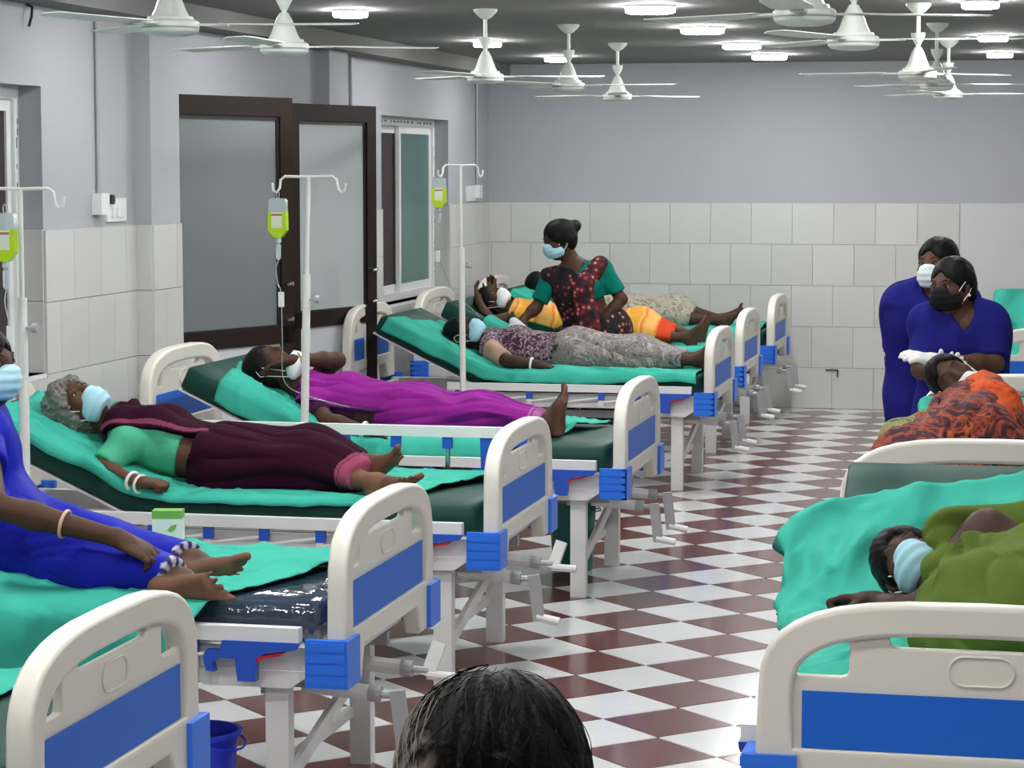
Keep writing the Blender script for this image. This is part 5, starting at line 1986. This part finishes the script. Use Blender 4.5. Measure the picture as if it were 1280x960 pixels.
t = person('staff woman in navy uniform with black mask and white gloves leaning forward')
f = Fig(POSES['bluefront'], (-0.55, -0.82, -0.16), (-0.10, -0.05, 1), 0.97, (0.5, 0.35), ((0.3, -0.8, 0.4), (-0.75, -0.45, 0.25)), (((-0.2, -1, 0), (0, 0, -1)), ((-0.1, -1, 0), (0, 0, -1))), ((0.2, 0.5, 0.6), (0.1, 0.4, -0.8)), minr=0.0065)
bodymesh(t, f, 0.0085, (0.085, 0.040, 0.025))
face_bits(t, f)
hairmesh(t, f, 0.007, seed=9, bun=((0.0, -0.02, -0.10), (0.045, 0.05, 0.035)), line=0.038, g=0.011)
maskmesh(t, f, 0.0065, M_MASKB)
obj('earring', uvball(BM(), f.hp(-0.083, -0.043, -0.002), 0.006), M_STRAP, t, smooth=True)
tunic(t, f, 0.0085, 24, 0.34, 0.92)
trousers(t, f, 0.010, M_NAVY, 25)
for S in 'RL':
    d_ = f.hd[S]
    w_ = getattr(f, 'wr' + S)
    P = f.hand(S, 0.003) + [C(w_ - unit(w_ - getattr(f, 'el' + S)) * 0.05, w_ + d_ * 0.02, 0.033, 0.030, 0.02)]
    skin_mesh('glove', P, 0.0065, M_LATEX, t)
settle(t, (f.pel[0], f.pel[1], 0.0))

# --- woman in the orange printed sari on the right
t = person('woman lying curled on her side in an orange printed sari, white mask at her chin')
f = Fig(POSES['rust'], (-0.10, -0.88, 0.42), (-0.80, 0.12, 0.52), 0.93, (0.5, 0.5), feet=(((-0.5, -0.8, -0.2), (0, -0.2, -1)), ((-0.4, -0.8, -0.2), (0, -0.2, -1))), minr=0.0065)
gp = on('R2')
bodymesh(t, f, 0.0085, (0.075, 0.036, 0.023), gp)
face_bits(t, f, True)
hairmesh(t, f, 0.008, M_HAIR, seed=10, bun=((0, 0.02, -0.10), (0.05, 0.05, 0.04)), line=0.020)
maskmesh(t, f, 0.007, M_MASKW, low=0.03, tall=0.042)
M_RUST = mat_print('rust printed sari cloth', [(0.035, 0.012, 0.02), (0.06, 0.02, 0.03), (0.36, 0.06, 0.015), (0.05, 0.015, 0.035), (0.45, 0.10, 0.02), (0.03, 0.010, 0.015)], 9, [0.34, 0.45, 0.52, 0.56, 0.62, 0.68], 0.5)
M_RUSTP = mat_print('bright orange sari cloth', [(0.42, 0.035, 0.01), (0.62, 0.10, 0.015), (0.50, 0.05, 0.012), (0.10, 0.02, 0.02)], 9, [0.30, 0.45, 0.60, 0.78], 0.3)
M_OLIVEP = mat_print('olive leaf print cloth', [(0.03, 0.03, 0.015), (0.28, 0.30, 0.08), (0.05, 0.05, 0.02), (0.36, 0.37, 0.13)], 16, [0.35, 0.45, 0.55, 0.66], 0.4)
AX = np.array([[1, 0, 0], [0, 1, 0], [0, 0, 1.0]])
big = [C(f.chest + V3((0.0, -0.05, -0.03)), f.pel, 0.15, 0.16, 0.08), C(f.shL, f.elL, 0.07, 0.065, 0.06), C(f.elL, f.wrL + f.hd['L'] * 0.1, 0.065, 0.06, 0.06), C(f.shR, f.elR, 0.08, 0.07, 0.06), C(f.elR, f.knR + V3((0.05, 0.1, 0.02)), 0.08, 0.09, 0.06)]
skirt(t, f, 0.007, M_RUST, 26, 0.012, 27, 0.9, 0.028, 0.10, gp, extra=big, top=0.42, hemcut=False)
P = [C(f.shL + V3((-0.05, 0.04, 0.0)), f.shL + V3((-0.02, -0.16, -0.04)), 0.075, 0.10, 0.06), C(f.shL + V3((-0.02, -0.16, -0.04)), f.pel + V3((0.07, 0.0, 0.02)), 0.10, 0.10, 0.06),
     C(f.shL + V3((-0.05, 0.04, 0.0)), f.neck + V3((0.02, 0.02, -0.01)), 0.07, 0.045, 0.05)]
skin_mesh('sari_drape', P, 0.007, M_RUSTP, t, lambda Q, d: gp(Q, d + folds(Q, f.chest, (0.1, 1, 0), 30, 0.007, 28, 0.8)), relax=0.2)
P = [C(f.elR + V3((-0.02, 0, 0.01)), f.elR + V3((-0.09, -0.10, -0.03)), 0.085, 0.09, 0.05), C(f.elR + V3((-0.09, -0.10, -0.03)), f.knR + V3((0.02, 0.1, 0.06)), 0.09, 0.10, 0.05)]
skin_mesh('sari_fold', P, 0.007, M_OLIVEP, t, lambda Q, d: gp(Q, d + 0.012 * fbm(Q * 4, 5, 2)))
settle(t, (-0.1, 8.6, 0.65))

# --- woman in green on the near right bed
t = person('woman lying across the near right bed in an olive green sari, pale blue mask')
f = Fig(POSES['green'], (-0.10, -0.78, 0.60), (-0.62, 0.55, 0.50), 0.97, (1.35, 0.5), ((-0.95, 0.1, 0.0), None), (((0.6, -0.6, 0.2), (0.3, 0.2, -1)), ((0.6, -0.6, 0.2), (0.3, 0.2, -1))), ((0.1, -0.35, -1), None))
gp = on('R1', 0.010)
bodymesh(t, f, 0.0058, (0.062, 0.032, 0.024), gp)
face_bits(t, f, True)
hairmesh(t, f, 0.0055, seed=11, bun=((0, 0.03, -0.10), (0.055, 0.06, 0.045)), g=0.014)
maskmesh(t, f, 0.0055)
M_OLIVE = cloth('olive green sari cloth', (0.10, 0.15, 0.028), 0.8, crease=(4.0, (0.8, 0.9, 1.2), 0.13))
ex = [C(f.shR + V3((0.03, 0.0, 0.02)), f.hipR, 0.15, 0.16, 0.08), C(f.shR + V3((0.05, -0.02, -0.02)), f.elR + V3((0.03, -0.01, 0)), 0.10, 0.065, 0.06), C(f.elR + V3((0.03, -0.01, 0)), f.wrR + V3((0.03, -0.02, 0)), 0.065, 0.045, 0.05), C(f.shR, f.knR, 0.11, 0.11, 0.10), C(f.hipR, f.knR + V3((-0.08, 0.05, 0)), 0.15, 0.10, 0.1)]
skirt(t, f, 0.0052, M_OLIVE, 20, 0.020, 30, 0.8, 0.03, 0.11, gp, extra=ex, top=0.30, hemcut=False, warp=1.4)
P = [C(f.shL + V3((-0.02, -0.02, 0.04)), f.shL + V3((0.24, 0.10, 0.06)), 0.055, 0.075, 0.05), C(f.shL + V3((-0.02, -0.02, 0.04)), f.neck + V3((0.02, -0.06, 0.02)), 0.055, 0.045, 0.04),
     C(f.neck + V3((0.02, -0.06, 0.02)), f.shR + V3((0.02, 0, 0.06)), 0.045, 0.07, 0.05)]
skin_mesh('sari_drape', P, 0.006, M_OLIVE, t, lambda Q, d: gp(Q, d + folds(Q, f.shL, (1, 0.2, 0), 10, 0.016, 31, 1.4) + 0.006 * fbm(Q * 5, 8, 2)), lambda v: np.ones((len(v), 3)))
settle(t, (0.0, 5.8, 0.65))

# --- seated woman in blue at the left edge
t = person('woman in royal blue sitting up on her bed at the left edge, masked')
f = Fig(POSES['seated'], (0.98, -0.12, -0.10), (0.02, 0, 1), 1.0, (0.85, 0.5), ((0.88, 0.1, -0.42), None), (((0.97, -0.10, 0.10), (0.12, -0.97, -0.15)), ((0.98, 0.12, 0.10), (0.1, -0.9, -0.3))), ((-0.3, 0.3, -1), None))
gp = on('L2', 0.008)
bodymesh(t, f, 0.0058, (0.075, 0.036, 0.022), gp, 2.1)
face_bits(t, f)
hairmesh(t, f, 0.006, seed=12, bun=((0, 0.0, -0.11), (0.05, 0.055, 0.045)))
maskmesh(t, f, 0.006)
M_ROYAL = cloth('royal blue silk', (0.012, 0.018, 0.36), 0.5, crease=(4.0, (0.7, 1, 1), 0.08))
blouse(t, f, 0.008, M_ROYAL, low=0.16, sleeve=0.45, g=0.012)
pallu(t, f, 0.008, M_ROYAL, f.front * 0.8 - f.right * 0.1, -0.09, 0.008, 34, 0.030, 18, None, 0, gp, lowcut=0.25)
P = f.pelvis(0.02, 0.06)
e = {}
for S in 'RL':
    hip, kn, an = (getattr(f, a + S) for a in ('hip', 'kn', 'an'))
    P += [C(hip, kn, 0.105, 0.090, 0.06), C(kn, an - unit(an - kn) * 0.01, 0.085, 0.066, 0.05), C(hip + V3((0, 0, -0.03)), kn + V3((0, 0, -0.05)), 0.10, 0.075, 0.06)]


def salwar(Q, d):
    d = d + 0.007 * fbm(Q * 3.5, 35, 2) + folds(Q, f.knR, (1, 0, 0), 14, 0.006, 36, 1.2)
    for S in 'RL':
        kn, an = getattr(f, 'kn' + S), getattr(f, 'an' + S)
        u = unit(an - kn)
        c = an - u * 0.015
        d = np.where(np.linalg.norm(Q - c, axis=1) < 0.10, np.maximum(d, (Q - c) @ u), d)
    return gp(Q, d)


def salcol(v):
    c = np.ones((len(v), 3))
    for S in 'RL':
        kn, an = getattr(f, 'kn' + S), getattr(f, 'an' + S)
        u = unit(an - kn)
        s_ = (v - an) @ u
        m = (np.linalg.norm(v - an, axis=1) < 0.09) & (s_ > -0.027)
        dots = (np.sin(np.arctan2((v - an) @ frame(u, (0, 0, 1))[2], (v - an) @ frame(u, (0, 0, 1))[1]) * 11) > -0.1)
        c[m & dots] = (40, 26, 1.5)
        c[m & ~dots] = (4, 2, 0.4)
    return c


skin_mesh('salwar', P, 0.0068, M_ROYAL, t, salwar, salcol)
M_PATCH = mat_print('purple and green checked border', [(0.12, 0.03, 0.20), (0.05, 0.22, 0.12), (0.16, 0.05, 0.26), (0.06, 0.30, 0.16)], 30, [0.2, 0.4, 0.6, 0.8], kind='cells')
P = [C(f.pel + V3((0.02, -0.20, 0.10)), f.pel + V3((0.06, -0.19, -0.05)), 0.05, 0.06, 0.04), C(f.pel + V3((0.02, -0.20, 0.10)), f.chest + V3((0.05, -0.12, -0.1)), 0.05, 0.06, 0.04)]
skin_mesh('sari_border', P, 0.008, M_PATCH, t, lambda Q, d: gp(Q, d + 0.006 * fbm(Q * 5, 9, 2)))
bangle(t, f, 'R', mat('pale shell bangle', (0.6, 0.42, 0.30), 0.4), 0.42, 0.037, 0.005)
for S in 'RL':
    bangle(t, f, S, M_STRAP, -0.0, 0.001, 0.0005, 'thread') if False else None
settle(t, (-2.9, 6.42, 0.65))

# --- head in the foreground
t = person('person in the foreground seen from behind, black hair greying at the temple')
f = Fig(POSES['front'], (-0.30, 0.93, -0.20), (0.03, 0.16, 0.98), 0.93, (0.4, 0.4), feet=(((0, 1, 0), (0, 0, -1)), ((0, 1, 0), (0, 0, -1))), minr=0.007)
bodymesh(t, f, 0.0095, (0.085, 0.040, 0.025))
face_bits(t, f)
A = np.array([f.hr, f.hu, f.hf])


def hair_front(Q, d):
    q = (Q - f.head) / f.z
    r, u, w = q @ f.hr, q @ f.hu, q @ f.hf
    face = w * 0.86 - u * 0.50 - 0.044
    d = np.maximum(d, face * 0.8 * f.z)
    az = np.arctan2(r + 0.012, -w + 0.02)
    st = np.sin(az * 60 + 3 * fbm(Q * 3, 2, 2) + 9 * u) * 0.0008 + np.sin(az * 23 + 3 * fbm(Q * 2.5, 5, 2)) * 0.0012
    part = -0.004 * np.exp(-((r + 0.004) / 0.006) ** 2) * (u > 0.05)
    return d + (st - part + 0.0025 * fbm(Q * 2.5, 3, 1)) * f.z


def hair_col(v):
    q = (v - f.head) / f.z
    r, u, w = q @ f.hr, q @ f.hu, q @ f.hf
    side = np.clip((-r - 0.058 - 0.25 * (u - 0.05)) / 0.022, 0, 1)
    st = 0.5 + 0.5 * np.sin(w * 300 + r * 260 + 7 * fbm(v * 5, 4, 2))
    few = (np.sin(r * 330 + 5 * fbm(v * 7, 6, 2)) > 0.97) * 0.06 * (r < 0.03)
    k = np.clip(side * st + few, 0, 1)[:, None]
    return 1 + k * np.array([50, 45, 38])


M_GREYING = mat('greying black hair', (0.0065, 0.006, 0.0058), 0.5, spec=0.06, bump=0.2, bscale=140, attr=True)
P = [E(f.hp(0, 0.024, -0.018), A, np.array([0.080, 0.088, 0.096]) * f.z + 0.010, 0.02), E(f.hp(0, -0.03, -0.042), A, np.array([0.078, 0.085, 0.060]) * f.z + 0.008, 0.03),
     E(f.hp(0, -0.07, -0.10), A, np.array([0.05, 0.05, 0.035]) * f.z, 0.03)]
skin_mesh('hair', P, 0.0026, M_GREYING, t, hair_front, hair_col)
rng = random.Random(5)
for grey in (0, 1):
    bm = BM()
    for k in range(70 if not grey else 40):
        az = rng.uniform(-2.6, 2.6) if not grey else rng.uniform(1.15, 2.0)
        a0 = rng.uniform(0.1, 0.8) if not grey else rng.uniform(0.6, 0.9)
        ln = rng.uniform(0.5, 1.0)
        pts = []
        for i in range(9):
            th = a0 + ln * i / 8
            z_ = az + 0.25 * math.sin(th * 3 + k)
            o_ = 0.0105 + 0.002 * math.sin(i * 0.5 + k)
            pts.append(f.hp((0.080 + o_) * math.sin(th) * -math.sin(z_), 0.022 + (0.088 + o_) * math.cos(th), -0.018 - (0.096 + o_) * math.sin(th) * math.cos(z_)))
        tube(bm, pts, 0.00045, 3)
    tag(obj('hair_strands', bm, M_HAIR if not grey else mat('grey hair strand', (0.32, 0.29, 0.25), 0.5), t, smooth=True), kind='stuff')
M_DRESS = cloth('dull brown dress cloth', (0.10, 0.06, 0.05))
blouse(t, f, 0.010, M_DRESS, low=0.15, sleeve=0.8, g=0.012)
skirt(t, f, 0.011, M_DRESS, 14, 0.010, 40, 0.95, 0.03, 0.14, name='sari_skirt', top=0.28)
settle(t, (-0.45, 1.93, 0.0))
